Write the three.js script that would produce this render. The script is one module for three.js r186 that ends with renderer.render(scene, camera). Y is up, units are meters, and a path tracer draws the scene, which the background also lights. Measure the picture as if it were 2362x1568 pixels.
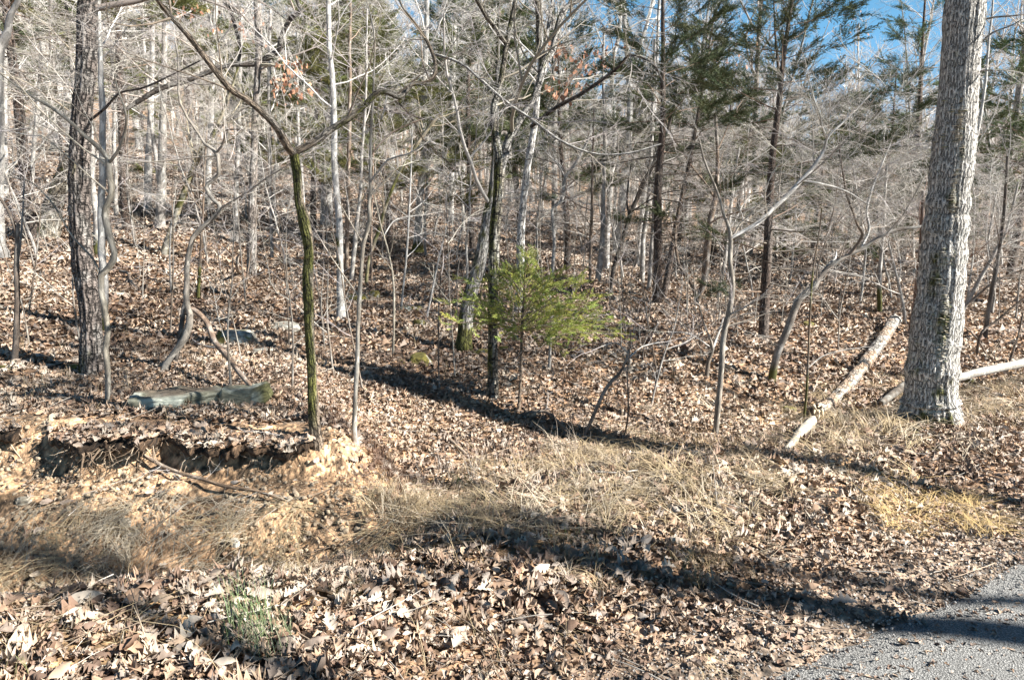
import * as THREE from 'three';

// ---------------------------------------------------------------- camera, sky, sun, exposure
const scene = new THREE.Scene();
const W = 2361, H = 1568, F = 1572, CAMY = 2, PITCH = 10 * Math.PI / 180, CP = Math.cos(PITCH), SP = Math.sin(PITCH);
const camera = new THREE.PerspectiveCamera(2 * Math.atan(H / 2 / F) * 180 / Math.PI, 1024 / 679, 0.05, 1500);
camera.position.set(0, CAMY, 0);
camera.rotation.set(-PITCH, 0, 0);
scene.add(camera);
const renderer = new THREE.WebGLRenderer({ antialias: true });
renderer.setSize(1024, 679);
renderer.toneMapping = THREE.LinearToneMapping;
renderer.toneMappingExposure = 3.3;
renderer.shadowMap.enabled = true;
const SUN_AZ = 107 * Math.PI / 180, SUN_EL = 35 * Math.PI / 180;
const sunDir = new THREE.Vector3(Math.sin(SUN_AZ) * Math.cos(SUN_EL), Math.sin(SUN_EL), -Math.cos(SUN_AZ) * Math.cos(SUN_EL));
const sun = new THREE.DirectionalLight(new THREE.Color().setRGB(1, 0.95, 0.88), 5);
sun.position.copy(sunDir).multiplyScalar(80);
sun.castShadow = true;
sun.shadow.mapSize.set(4096, 4096);
Object.assign(sun.shadow.camera, { left: -45, right: 45, top: 45, bottom: -45, near: 1, far: 200 });
scene.add(sun, sun.target);
{ // clear winter sky: pale at the horizon, deeper blue overhead
  const w = 256, h = 128, data = new Float32Array(w * h * 4);
  for (let j = 0; j < h; j++) for (let i = 0; i < w; i++) {
    const el = ((j + 0.5) / h - 0.5) * Math.PI, y = Math.sin(el), k = Math.pow(1 - Math.max(0, y), 2.6), o = (j * w + i) * 4;
    const hz = Math.pow(1 - Math.max(0, y), 9); let c = [0.004 + 0.1 * k + 0.1 * hz, 0.018 + 0.29 * k - 0.02 * hz, 0.05 + 0.46 * k - 0.14 * hz];
    if (y < 0) { const g = Math.min(1, -y * 6); c = [c[0] * (1 - g) + 0.05 * g, c[1] * (1 - g) + 0.04 * g, c[2] * (1 - g) + 0.03 * g]; }
    data[o] = c[0]; data[o + 1] = c[1]; data[o + 2] = c[2]; data[o + 3] = 1;
  }
  const t = new THREE.DataTexture(data, w, h, THREE.RGBAFormat, THREE.FloatType);
  t.mapping = THREE.EquirectangularReflectionMapping; t.magFilter = THREE.LinearFilter; t.needsUpdate = true;
  scene.background = t; scene.environment = t;
}

// ---------------------------------------------------------------- random, noise, small helpers
let SEED = 7;
const seed = (n) => { SEED = n >>> 0; };
const rnd = () => { SEED = (SEED + 0x6d2b79f5) | 0; let t = Math.imul(SEED ^ (SEED >>> 15), 1 | SEED); t = (t + Math.imul(t ^ (t >>> 7), 61 | t)) ^ t; return ((t ^ (t >>> 14)) >>> 0) / 4294967296; };
const rr = (a, b) => a + (b - a) * rnd();
const lerp = (a, b, t) => a + (b - a) * t, clamp = (x, a = 0, b = 1) => Math.min(b, Math.max(a, x));
const ss = (a, b, x) => { const t = clamp((x - a) / (b - a)); return t * t * (3 - 2 * t); };
const hash = (x, y, z) => { let n = Math.imul(x, 374761393) ^ Math.imul(y, 668265263) ^ Math.imul(z, 1274126177); n = Math.imul(n ^ (n >>> 13), 1274126177); return ((n ^ (n >>> 16)) >>> 0) / 4294967296; };
const sm = (t) => t * t * (3 - 2 * t);
function n3(x, y, z) {
  const X = Math.floor(x), Y = Math.floor(y), Z = Math.floor(z), a = sm(x - X), b = sm(y - Y), c = sm(z - Z);
  const l = (k) => lerp(lerp(hash(X, Y, Z + k), hash(X + 1, Y, Z + k), a), lerp(hash(X, Y + 1, Z + k), hash(X + 1, Y + 1, Z + k), a), b);
  return lerp(l(0), l(1), c);
}
function n2(x, y, px = 0, py = 0) { // value noise, tiling when periods are given
  const X = Math.floor(x), Y = Math.floor(y), a = sm(x - X), b = sm(y - Y), wx = (i) => (px ? ((i % px) + px) % px : i), wy = (i) => (py ? ((i % py) + py) % py : i);
  return lerp(lerp(hash(wx(X), wy(Y), 5), hash(wx(X + 1), wy(Y), 5), a), lerp(hash(wx(X), wy(Y + 1), 5), hash(wx(X + 1), wy(Y + 1), 5), a), b);
}
const fbm = (x, y, o = 4) => { let s = 0, a = 0.5, n = 0; for (let i = 0; i < o; i++) { s += a * n2(x, y); n += a; a *= 0.5; x = x * 2.03 + 17; y = y * 2.03 + 9; } return s / n; };
const fbt = (u, v, fx, fy, o = 4) => { let s = 0, a = 0.5, n = 0; for (let i = 0; i < o; i++) { s += a * n2(u * fx, v * fy, fx, fy); n += a; a *= 0.55; fx *= 2; fy *= 2; } return s / n; };
const V = (x, y, z) => new THREE.Vector3(x, y, z);

// ---------------------------------------------------------------- terrain
// x to the right, d away from the camera; s is the distance from the edge of the road
const sOf = (x, d) => (d - 1.95 - 0.545 * x) / 1.139, tauOf = (x, d) => 0.878 * x + 0.479 * (d - 1.95);
const bankOff = (x) => -0.3 + 0.5 * clamp(-2 - x, -1, 3.2), bankS = (x, d) => sOf(x, d) - bankOff(x);
const KA = [-0.7, -0.5, -0.25, 0, 0.3, 0.6, 0.9], K1 = [0.125, 0.12, 0.1, 0.082, 0.058, 0.034, 0.03], K2 = [0.15, 0.145, 0.125, 0.075, 0.035, 0.018, 0.014];
const pick = (A, K, a) => { if (a <= A[0]) return K[0]; for (let i = 1; i < A.length; i++) if (a <= A[i]) return lerp(K[i - 1], K[i], (a - A[i - 1]) / (A[i] - A[i - 1])); return K[K.length - 1]; };
const cutOf = (x, d) => 1 - ss(0.3, 1.15, tauOf(x, d) + 0.25 * (fbm(x * 2, d * 2, 2) - 0.5));
function ground(x, d) {
  const s = sOf(x, d);
  if (s < -5.6) return 0.02 + 0.1 * ss(-5.6, -8, s) + 0.05 * Math.max(0, -8 - s) * ss(-8, -14, s) * 0.4 + 0.1 * (fbm(x * 0.6, d * 0.6, 2) - 0.5) * ss(-5.6, -7, s);
  if (s < 0) return -0.03;
  const wob = 0.35 * (fbm(x * 0.9 + 4, d * 0.9, 2) - 0.5), q = s + wob * ss(0.5, 2, s);
  let y = -0.03 + 0.05 * ss(0.05, 0.4, s) + 0.17 * ss(0.5, 1.75, q) + 0.1 * (fbm(x * 1.3, d * 1.3, 3) - 0.5) * ss(0.2, 1.2, s);
  y -= 0.52 * ss(1.9, 3.2, q);
  const c = cutOf(x, d), sb = bankS(x, d), j = 0.16 * (fbm(x * 2.2 + 31, d * 2.2, 3) - 0.5);
  y += lerp(0.45 * ss(3.2, 6.2, q), 0.58 * ss(3.0, 3.95, sb + j * 0.7) + 0.3 * ss(3.93, 4.3, sb + j * 0.5) - 0.25 * ss(2.2, 3.1, sb), c);
  const a = Math.atan2(x, d + 2), f = Math.min(s, 14) - 4, g = Math.max(0, s - 14);
  if (f > 0) y += pick(KA, K1, a) * (f - 0.8 * (1 - Math.exp(-f / 0.8))) + pick(KA, K2, a) * g;
  if (s > 4) y += (0.14 * (fbm(x * 0.45 + 7, d * 0.45, 3) - 0.5)) * ss(4, 6, s) + 0.8 * (fbm(x * 0.07, d * 0.07 + 3, 2) - 0.5) * ss(15, 35, s);
  y += 0.035 * (fbm(x * 4, d * 4, 2) - 0.5) * ss(0.1, 0.6, s) + c * ss(3.2, 3.5, sb) * (1 - ss(4.0, 4.3, sb)) * 0.08 * (fbm(x * 9, d * 9, 3) - 0.5);
  const far = Math.hypot(x, d); if (far > 90) y += (far - 90) * 0.07;
  return y;
}
const gnorm = (x, d, e = 0.06) => V(-(ground(x + e, d) - ground(x - e, d)) / (2 * e), 1, (ground(x, d + e) - ground(x, d - e)) / (2 * e)).normalize();
// a pixel of the survey sheet (2361 x 1568) to a ray, a point at depth d, or the place where the ray meets the ground
const ray = (u, v) => { const cx = (u - W / 2) / F, cy = (H / 2 - v) / F; return { x: cx, y: cy * CP - SP, d: CP + cy * SP }; };
const at = (u, v, d) => { const r = ray(u, v), t = d / r.d; return V(r.x * t, CAMY + r.y * t, -d); };
const pxm = (u, v, d) => d / ray(u, v).d / F;
function hit(u, v) {
  const r = ray(u, v);
  for (let t = 1.2; t < 200; t *= 1.002) { if (CAMY + r.y * t < ground(r.x * t, r.d * t)) return V(r.x * t, ground(r.x * t, r.d * t), -r.d * t); }
  return V(r.x * 200, ground(r.x * 200, r.d * 200), -r.d * 200);
}

// ---------------------------------------------------------------- textures and materials
function tex(n, m, f, srgb, rx = 1, ry = 1) {
  const data = new Uint8Array(n * m * 4);
  for (let j = 0; j < m; j++) for (let i = 0; i < n; i++) { const c = f(i / n, j / m), o = (j * n + i) * 4; for (let k = 0; k < 3; k++) data[o + k] = 255 * clamp(c[k] ?? c[0]); data[o + 3] = 255; }
  const t = new THREE.DataTexture(data, n, m); t.wrapS = t.wrapT = THREE.RepeatWrapping; t.magFilter = THREE.LinearFilter; t.minFilter = THREE.LinearMipmapLinearFilter;
  if (srgb) t.colorSpace = THREE.SRGBColorSpace; t.repeat.set(rx, ry); t.needsUpdate = true; return t;
}
const ridged = (u, v, fx, fy) => { const wu = u + 0.05 * (fbt(u, v, 4, 6, 2) - 0.5); return 1 - Math.abs(2 * fbt(wu, v, fx, fy, 3) - 1) ** 0.7; };
const roughH = (u, v) => clamp(1.15 - 1.1 * ridged(u, v, 9, 4) ** 3 - 0.55 * ss(0.72, 0.92, ridged(u + 0.3, v, 5, 16)) + 0.25 * (fbt(u, v, 30, 30, 2) - 0.5));
const plateH = (u, v) => clamp(1.1 - 0.95 * ridged(u, v, 12, 5) ** 2.5 - 0.3 * ss(0.75, 0.95, ridged(u + 0.3, v, 9, 20)) + 0.3 * (fbt(u, v, 32, 24, 2) - 0.5));
const smoothH = (u, v) => clamp(0.5 + 0.5 * (fbt(u, v, 8, 5, 4) - 0.5) + 0.25 * (fbt(u, v, 24, 4, 2) - 0.5) - 0.2 * ss(0.85, 0.97, ridged(u, v, 7, 4)));
const bark = (hf, lo, hi, patch, bump, rough = 0.95) => new THREE.MeshStandardMaterial({
  vertexColors: true, roughness: rough, bumpScale: bump,
  map: tex(512, 512, (u, v) => { const h = hf(u, v), p = ss(0.52, 0.62, fbt(u + 0.37, v, 5, 4, 4)) * patch, g = lerp(lo, hi, h) * (0.85 + 0.3 * fbt(u, v, 20, 20, 2)); return [g + p, g + p * 1.01, g + p * 0.97]; }, true),
  bumpMap: tex(512, 512, (u, v) => [hf(u, v)]),
});
const M = {
  rough: bark(roughH, 0.3, 0.92, 0.05, 0.022),
  plate: bark(plateH, 0.3, 1.0, 0.16, 0.02),
  smooth: bark(smoothH, 0.58, 1.0, 0.34, 0.006),
  twig: new THREE.MeshStandardMaterial({ roughness: 0.85 }),
  branch: new THREE.MeshStandardMaterial({ vertexColors: true, roughness: 0.9 }),
  stone: new THREE.MeshStandardMaterial({ vertexColors: true, roughness: 0.95, bumpScale: 0.012, map: tex(256, 256, (u, v) => { const g = 0.85 + 0.5 * (fbt(u, v, 6, 6, 5) - 0.5) + 0.3 * ss(0.55, 0.65, fbt(u + 0.4, v, 7, 7, 4)); return [g, g, g * 0.98]; }, true), bumpMap: tex(256, 256, (u, v) => [fbt(u, v, 8, 8, 5)]) }),
  ground: new THREE.MeshStandardMaterial({ vertexColors: true, roughness: 1, bumpScale: 0.02 }),
  road: new THREE.MeshStandardMaterial({ roughness: 0.92, bumpScale: 0.004 }),
  leaf: new THREE.MeshStandardMaterial({ roughness: 0.75, side: THREE.DoubleSide }),
  grass: new THREE.MeshStandardMaterial({ roughness: 0.8, side: THREE.DoubleSide }),
  needle: new THREE.MeshStandardMaterial({ roughness: 0.8, side: THREE.DoubleSide }),
  clod: new THREE.MeshStandardMaterial({ roughness: 1 }),
};
M.ground.map = tex(1024, 1024, (u, v) => { const a = fbt(u, v, 40, 40, 3), b = fbt(u + 0.5, v, 9, 9, 4), g = 0.45 + 0.75 * (a - 0.5) + 0.5 * (b - 0.5); return [g * 1.08, g * 0.98, g * 0.88]; }, true);
M.ground.bumpMap = tex(1024, 1024, (u, v) => [fbt(u, v, 48, 48, 3)]);
{ // asphalt: pale chippings in a grey binder
  const N = 1024, cells = 230, hgt = (u, v) => { const x = u * cells, y = v * cells, X = Math.floor(x), Y = Math.floor(y); let best = 9, id = 0; for (let i = -1; i < 2; i++) for (let j = -1; j < 2; j++) { const a = ((X + i) % cells + cells) % cells, b = ((Y + j) % cells + cells) % cells, dx = X + i + hash(a, b, 1) - x, dy = Y + j + hash(a, b, 2) - y, q = dx * dx + dy * dy; if (q < best) { best = q; id = hash(a, b, 3); } } return [clamp(1.2 - Math.sqrt(best) * 1.5), id]; };
  const col = new Uint8Array(N * N * 4), bmp = new Uint8Array(N * N * 4);
  for (let j = 0; j < N; j++) for (let i = 0; i < N; i++) {
    const [h, id] = hgt(i / N, j / N), p = fbt(i / N, j / N, 5, 5, 4), g = lerp(0.36, 0.42 + 0.2 * id, ss(0.25, 0.7, h)) + 0.12 * (p - 0.5), o = (j * N + i) * 4;
    col[o] = 255 * clamp(g * 1.0); col[o + 1] = 255 * clamp(g); col[o + 2] = 255 * clamp(g * 0.98); col[o + 3] = 255;
    bmp[o] = bmp[o + 1] = bmp[o + 2] = 255 * clamp(h * (0.4 + 0.6 * id)); bmp[o + 3] = 255;
  }
  const mk = (a, s) => { const t = new THREE.DataTexture(a, N, N); t.wrapS = t.wrapT = THREE.RepeatWrapping; t.magFilter = THREE.LinearFilter; if (s) t.colorSpace = THREE.SRGBColorSpace; t.needsUpdate = true; return t; };
  M.road.map = mk(col, true); M.road.bumpMap = mk(bmp, false);
}

// ---------------------------------------------------------------- mesh building
class MB {
  constructor() { this.seam = []; this.p = []; this.n = []; this.t = []; this.c = []; this.i = []; }
  v(p, n, u, w, c) { this.p.push(p.x, p.y, p.z); this.n.push(n.x, n.y, n.z); this.t.push(u, w); this.c.push(c[0], c[1], c[2]); return this.p.length / 3 - 1; }
  // a tapered, bent tube; disp(theta, length, radius) moves the surface, col(point, normal, length) colours it
  tube(pts, rad, segs, col, o = {}) {
    const n = pts.length, C = typeof col === 'function' ? col : () => col, T = V(0, 0, 0), N = V(0, 0, 0), B = V(0, 0, 0), p = V(0, 0, 0), nn = V(0, 0, 0);
    T.subVectors(pts[1], pts[0]).normalize(); N.set(1, 0, 0); if (Math.abs(T.x) > 0.9) N.set(0, 0, 1);
    const turns = Math.max(1, Math.round(2 * Math.PI * rad[0] / (o.tex ?? 0.5))), start = this.p.length / 3; let L = 0;
    for (let k = 0; k < n; k++) {
      T.subVectors(pts[Math.min(n - 1, k + 1)], pts[Math.max(0, k - 1)]).normalize();
      N.addScaledVector(T, -N.dot(T)).normalize(); B.crossVectors(T, N);
      if (k) L += pts[k].distanceTo(pts[k - 1]);
      for (let j = 0; j <= segs; j++) {
        const a = (j % segs) / segs * Math.PI * 2, ca = Math.cos(a), sa = Math.sin(a);
        nn.set(N.x * ca + B.x * sa, N.y * ca + B.y * sa, N.z * ca + B.z * sa);
        let r = rad[k]; if (o.disp) r += o.disp(ca, sa, L, rad[k], k / (n - 1));
        p.copy(pts[k]).addScaledVector(nn, r);
        this.v(p, nn, j / segs * turns, L / (o.tex ?? 0.5) * (o.vs ?? 1), C(p, nn, L, k / (n - 1)));
      }
    }
    const w = segs + 1; for (let k = 0; k < n; k++) this.seam.push(start + k * w, start + k * w + segs);
    for (let k = 0; k < n - 1; k++) for (let j = 0; j < segs; j++) { const a = start + k * w + j; this.i.push(a, a + 1, a + w, a + 1, a + w + 1, a + w); }
    if (o.cap) for (const k of [0, n - 1]) { const s = k ? 1 : -1; const c = this.v(pts[k], T.clone().multiplyScalar(s), 0, 0, o.cap === true ? C(pts[k], T, L, 1) : o.cap); for (let j = 0; j < segs; j++) { const a = start + k * w + j; k ? this.i.push(a, a + 1, c) : this.i.push(a + 1, a, c); } }
    return this;
  }
  geo(recompute) {
    const g = new THREE.BufferGeometry();
    g.setAttribute('position', new THREE.Float32BufferAttribute(this.p, 3)); g.setAttribute('normal', new THREE.Float32BufferAttribute(this.n, 3));
    g.setAttribute('uv', new THREE.Float32BufferAttribute(this.t, 2)); g.setAttribute('color', new THREE.Float32BufferAttribute(this.c, 3)); g.setIndex(this.i);
    if (recompute) { g.computeVertexNormals(); const N = g.attributes.normal, a = V(0, 0, 0), b = V(0, 0, 0); for (let k = 0; k < this.seam.length; k += 2) { a.fromBufferAttribute(N, this.seam[k]).add(b.fromBufferAttribute(N, this.seam[k + 1])).normalize(); N.setXYZ(this.seam[k], a.x, a.y, a.z); N.setXYZ(this.seam[k + 1], a.x, a.y, a.z); } }
    return g;
  }
}
const used = {};
function numbered(n) { const k = used[n] = (used[n] ?? -1) + 1; return k ? n + '_' + String(k).padStart(3, '0') : n; }
function mesh(name, g, m, parent, extra) { const o = new THREE.Mesh(g, m); o.name = parent ? name : numbered(name); o.castShadow = o.receiveShadow = true; if (extra) Object.assign(o.userData, extra); (parent ?? scene).add(o); return o; }
function thing(name, label, category, pos, extra) { const o = new THREE.Group(); o.name = numbered(name); o.position.copy(pos ?? V(0, 0, 0)); o.userData = { label, category, ...extra }; scene.add(o); return o; }
function inst(name, g, m, mats, cols, parent, extra) {
  const o = new THREE.InstancedMesh(g, m, mats.length); mats.forEach((x, i) => { o.setMatrixAt(i, x); if (cols) o.setColorAt(i, cols[i]); });
  o.name = parent ? name : numbered(name); o.castShadow = o.receiveShadow = true; Object.assign(o.userData, extra ?? { kind: 'stuff' }); (parent ?? scene).add(o); return o;
}
const rgb = (r, g, b) => new THREE.Color().setRGB(r, g, b);
const X_ = V(0, 0, 0), Y_ = V(0, 0, 0), Z_ = V(0, 0, 0);
function frame(pos, dir, up, roll, s, s2 = s) { // y axis along dir, z axis as near to up as can be
  Y_.copy(dir).normalize(); X_.crossVectors(Y_, up); if (X_.lengthSq() < 1e-4) X_.set(1, 0, 0); X_.normalize(); Z_.crossVectors(X_, Y_);
  if (roll) { const c = Math.cos(roll), k = Math.sin(roll), t = X_.clone(); X_.multiplyScalar(c).addScaledVector(Z_, k); Z_.multiplyScalar(c).addScaledVector(t, -k); }
  return new THREE.Matrix4().set(X_.x * s2, Y_.x * s, Z_.x * s2, pos.x, X_.y * s2, Y_.y * s, Z_.y * s2, pos.y, X_.z * s2, Y_.z * s, Z_.z * s2, pos.z, 0, 0, 0, 1);
}
function smoothPath(pts, rad, n) { const c = new THREE.CatmullRomCurve3(pts, false, 'centripetal'), P = [], R = [], m = pts.length - 1; for (let i = 0; i <= n; i++) { const t = i / n; P.push(c.getPoint(t)); const x = t * m, k = Math.min(m - 1, Math.floor(x)); R.push(lerp(rad[k], rad[k + 1], x - k)); } return [P, R]; }
const UP = V(0, 1, 0);

// ---------------------------------------------------------------- sprays of bare twigs, shared by all the bare trees
function wander(p, dir, len, n, wig, up = 0) { const P = [p.clone()], d = dir.clone().normalize(), q = p.clone(); for (let i = 0; i < n; i++) { d.x += wig * rr(-1, 1); d.y += wig * rr(-1, 1) + up; d.z += wig * rr(-1, 1); d.normalize(); q.addScaledVector(d, len / n); P.push(q.clone()); } return P; }
const taper = (r0, r1, n) => Array.from({ length: n }, (_, i) => lerp(r0, r1, i / (n - 1)));
function sprayGeo(sd, flat, side, sub) {
  seed(sd); const b = new MB(), c = [1, 1, 1], main = wander(V(0, 0, 0), V(0, 1, 0), 1, 6, 0.16);
  b.tube(main, taper(0.0065, 0.002, main.length), 4, c);
  for (let k = 0; k < side; k++) {
    const t = 0.1 + 0.86 * (k + rnd() * 0.7) / side, i = Math.min(5, Math.floor(t * 6)), p = main[i].clone().lerp(main[i + 1], t * 6 - i), s = k % 2 ? 1 : -1, ax = main[i + 1].clone().sub(main[i]).normalize(), ang = rr(0.6, 1.05);
    const d = ax.multiplyScalar(Math.cos(ang)).add(V(s * Math.sin(ang), 0, flat * rr(-1, 1))), L = rr(0.3, 0.55) * (1.1 - t * 0.65), tw = wander(p, d, L, 3, 0.2, 0.02);
    b.tube(tw, taper(0.0038, 0.0016, 4), 3, c);
    for (let m = 0; m < sub; m++) { const tt = 0.25 + 0.7 * rnd(), ii = Math.min(2, Math.floor(tt * 3)), pp = tw[ii].clone().lerp(tw[ii + 1], tt * 3 - ii), d2 = tw[ii + 1].clone().sub(tw[ii]).normalize().add(V(rr(-0.8, 0.8), rr(-0.2, 0.6), flat * 1.3 * rr(-1, 1))); b.tube(wander(pp, d2, rr(0.1, 0.24) * (1.2 - t * 0.6), 2, 0.2), taper(0.0022, 0.0012, 3), 3, c); }
  }
  return b.geo();
}
const SPRAY = [sprayGeo(11, 0.35, 11, 3), sprayGeo(12, 0.45, 10, 3), sprayGeo(13, 0.5, 12, 3), sprayGeo(14, 0.3, 9, 4)];
const THIN = [sprayGeo(21, 0.4, 5, 1), sprayGeo(22, 0.5, 4, 2)];

// grows side branches; collects tubes in B and sprays in S
function grow(B, S, p, dir, len, r, lev, o) {
  const n = Math.max(3, Math.min(14, Math.round(len / 0.22))), P = wander(p, dir, len, n, o.wig ?? 0.16, o.up ?? 0.03), R = taper(r, Math.max(0.0022, r * (lev ? 0.3 : 0.4)), P.length), c = o.col();
  B.tube(P, R, r > 0.035 ? 8 : r > 0.014 ? 6 : 4, c, { tex: 0.4 });
  const put = (i, f, L) => { const a = P[Math.min(i, n - 1)], q = P[Math.min(i, n - 1) + 1], d = q.clone().sub(a).normalize(); if (f) { const s = V(rr(-1, 1), rr(-0.5, 0.9) * (o.flat ?? 1), rr(-1, 1)).cross(d).cross(d); d.multiplyScalar(0.75).addScaledVector(s.normalize(), rr(0.5, 1)); } S.push([a.clone().lerp(q, f ? rnd() : 1), d.normalize(), L]); };
  if (lev >= o.lev) { const k = o.dens ?? 3.5; put(n - 1, 0, clamp(len * 0.5, 0.3, 1.1)); const m = Math.round(len * k); for (let i = 0; i < m; i++) put(Math.floor(lerp(n * 0.2, n, rnd())), 1, rr(0.35, 0.85) * (o.tw ?? 1)); return; }
  const m = Math.round(len * (o.kids ?? 2.2)); put(n - 1, 0, 0.8 * (o.tw ?? 1));
  for (let i = 0; i < m; i++) {
    const t = lerp(0.18, 1, (i + rnd()) / m), k = Math.min(n - 1, Math.floor(t * n)), a = P[k].clone().lerp(P[k + 1], t * n - k), d = P[k + 1].clone().sub(P[k]).normalize();
    const s = V(rr(-1, 1), rr(-0.4, 1) * (o.flat ?? 1), rr(-1, 1)); s.addScaledVector(d, -s.dot(d)).normalize(); const an = rr(0.55, 1.05);
    grow(B, S, a, d.multiplyScalar(Math.cos(an)).addScaledVector(s, Math.sin(an)), len * rr(0.35, 0.6) * (1.15 - 0.5 * t), lerp(R[0], R[n], t) * rr(0.45, 0.7), lev + 1, o);
  }
}
function putSprays(S, parent, set, base, o = {}) {
  if (!S.length) return;
  const by = set.map(() => [[], []]);
  S.forEach(([p, d, L], i) => { const k = Math.floor(rnd() * set.length), g = rr(0.7, 1.25); by[k][0].push(frame(p, d, UP, rr(-0.6, 0.6), L * (o.sc ?? 1), L * (o.sc ?? 1))); by[k][1].push(rgb(base[0] * g, base[1] * g * rr(0.96, 1.02), base[2] * g * rr(0.92, 1.05))); });
  by.forEach(([m, c], k) => m.length && inst('twigs', set[k], M.twig, m, c, parent));
}
const TWIG = [0.54, 0.52, 0.49], GREY = [0.46, 0.435, 0.4], DARK = [0.13, 0.108, 0.09], PALE = [0.62, 0.6, 0.565], BROWN = [0.27, 0.2, 0.145], MOSS = [0.07, 0.078, 0.018], MOSSY = [0.17, 0.165, 0.04];
const mix = (a, b, t) => [lerp(a[0], b[0], t), lerp(a[1], b[1], t), lerp(a[2], b[2], t)];
const scl = (a, k) => [a[0] * k, a[1] * k, a[2] * k];
// bark colour: patches of pale lichen and, where moss is given, moss on part of the stem
function barkCol(base, o = {}) {
  const k = hash(Math.round(base[0] * 1000), Math.floor(rnd() * 9999), 3) * 50;
  return (p, n, L, t) => {
    let c = scl(base, 0.85 + 0.3 * n3(p.x * 6 + k, p.y * 3, p.z * 6));
    if (o.alt) c = mix(c, o.alt, ss(0.47, 0.56, n3(p.x * 5 + k, p.y * 5, p.z * 5) * 0.75 + 0.25 * n3(p.x * 22 + k, p.y * 22, p.z * 22)));
    if (o.lichen) c = mix(c, [0.6, 0.6, 0.56], o.lichen * ss(0.5, 0.68, n3(p.x * 14 + k, p.y * 9, p.z * 14)));
    if (o.moss) { const w = o.moss(p, n, L, t) + 0.9 * (n3(p.x * 11 + k, p.y * 6, p.z * 11) - 0.5) + 0.5 * (n3(p.x * 40, p.y * 30, p.z * 40) - 0.5); c = mix(c, mix(MOSS, MOSSY, n3(p.x * 30, p.y * 30, p.z * 30 + k)), ss(0.35, 0.65, w)); }
    return c;
  };
}

// ---------------------------------------------------------------- the ground, one sheet out to the hills
const dirtOf = (x, d) => { const s = bankS(x, d) + 0.25 * (fbm(x * 3, d * 3, 2) - 0.5); return cutOf(x, d) * ss(2.85, 3.25, s) * (1 - ss(4.35, 4.5, s)); };
let groundMesh;
{
  const A = [], Rr = [0.02, 0.3, 0.7];
  for (let a = -0.85; a <= 0.8501; a += 0.0046) A.push(a);
  for (let a = 0.9; a < 2 * Math.PI - 0.86; a += 0.05) A.push(a);
  A.push(2 * Math.PI - 0.85);
  for (let r = 1.1; r < 20; r *= 1.0105) Rr.push(r);
  for (let r = 20; r < 700; r *= 1.045) Rr.push(r);
  const b = new MB(), w = A.length;
  Rr.forEach((r) => A.forEach((a) => {
    const x = Math.sin(a) * r, d = Math.cos(a) * r, y = ground(x, d), s = sOf(x, d), m = n2(x * 1.7, d * 1.7), f = fbm(x * 0.8 + 50, d * 0.8, 3);
    let c = mix([1.15, 0.9, 0.68], [0.65, 0.5, 0.38], ss(0.35, 0.7, f));
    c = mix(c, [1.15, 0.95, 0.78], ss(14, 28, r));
    const dirt = dirtOf(x, d); c = mix(c, mix([2.1, 1.72, 1.28], [1.5, 1.15, 0.8], fbm(x * 5, d * 5, 3)), dirt);
    if (s < 1) c = mix([0.95, 0.9, 0.84], c, ss(0.2, 0.9, s));
    if (Math.abs(s - 2.6) < 1.2) c = mix(c, [1.7, 1.4, 0.85], 0.4 * (1 - dirt));
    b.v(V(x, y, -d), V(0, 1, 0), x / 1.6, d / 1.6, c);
  }));
  for (let k = 0; k < Rr.length - 1; k++) for (let j = 0; j < w - 1; j++) { const a = k * w + j; b.i.push(a, a + w, a + 1, a + 1, a + w, a + w + 1); }
  groundMesh = mesh('ground', b.geo(true), M.ground, null, { kind: 'structure', label: 'brown leaf covered woodland floor rising to the left behind a cut bank', category: 'ground' });
}
{ // the road: a slightly crowned sheet with a ragged edge
  const b = new MB(), c = [1, 1, 1], ex = 0.878, ed = 0.479, nx = -0.479, nd = 0.878;
  const S = []; for (let t = -60; t < 60; t += (t > -3 && t < 9) ? 0.06 : 1.5) S.push(t);
  S.forEach((t) => { const e = 0.12 * (fbm(t * 1.8, 3, 3) - 0.5) + 0.05 * (n2(t * 9, 1) - 0.5); for (const [q, y] of [[-5.4, -0.04], [-2.7, 0.03], [-0.5, 0.006], [-0.08, 0.0], [0.14 + e, -0.035]]) { const x = ex * t + nx * q, d = 1.95 + ed * t + nd * q; b.v(V(x, y + 0.012, -d), UP, x / 1.9, d / 1.9, c); } });
  for (let k = 0; k < S.length - 1; k++) for (let j = 0; j < 4; j++) { const a = k * 5 + j; b.i.push(a, a + 5, a + 1, a + 1, a + 5, a + 6); }
  mesh('road', b.geo(true), M.road, null, { kind: 'structure', label: 'worn grey asphalt road at the lower right corner', category: 'road' });
}
// ---------------------------------------------------------------- the sod that hangs over the cut bank, with roots
const lipEdge = (x) => { const e = 1 - ss(-1.75, -1.15, x); return [lerp(0.5, 0.0 + 0.42 * (fbm(x * 3.3, 2, 3) - 0.5) + 0.5 * ss(0.48, 0.62, fbm(x * 1.6 + 8, 5, 2)) + 0.12 * (n2(x * 11, 5) - 0.5) + 0.07 * (n2(x * 29, 6) - 0.5), e), e]; };
const lipY = (x, d) => { // height of the sod where it hangs out, else the ground
  const g = ground(x, d), o = (bankS(x, d) - 4.0) / 0.76; if (o < -0.5 || o > 0.62 || x > -1.0) return g;
  const x0 = x + 0.479 * o, [oe] = lipEdge(x0); if (o < oe) return g;
  return Math.max(g, ground(x0 - 0.479 * 0.62, 1.95 + 0.545 * x0 + 1.139 * (4.0 + bankOff(x0)) + 0.878 * 0.62) - 0.1 * (0.62 - o) + 0.012);
};
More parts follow.
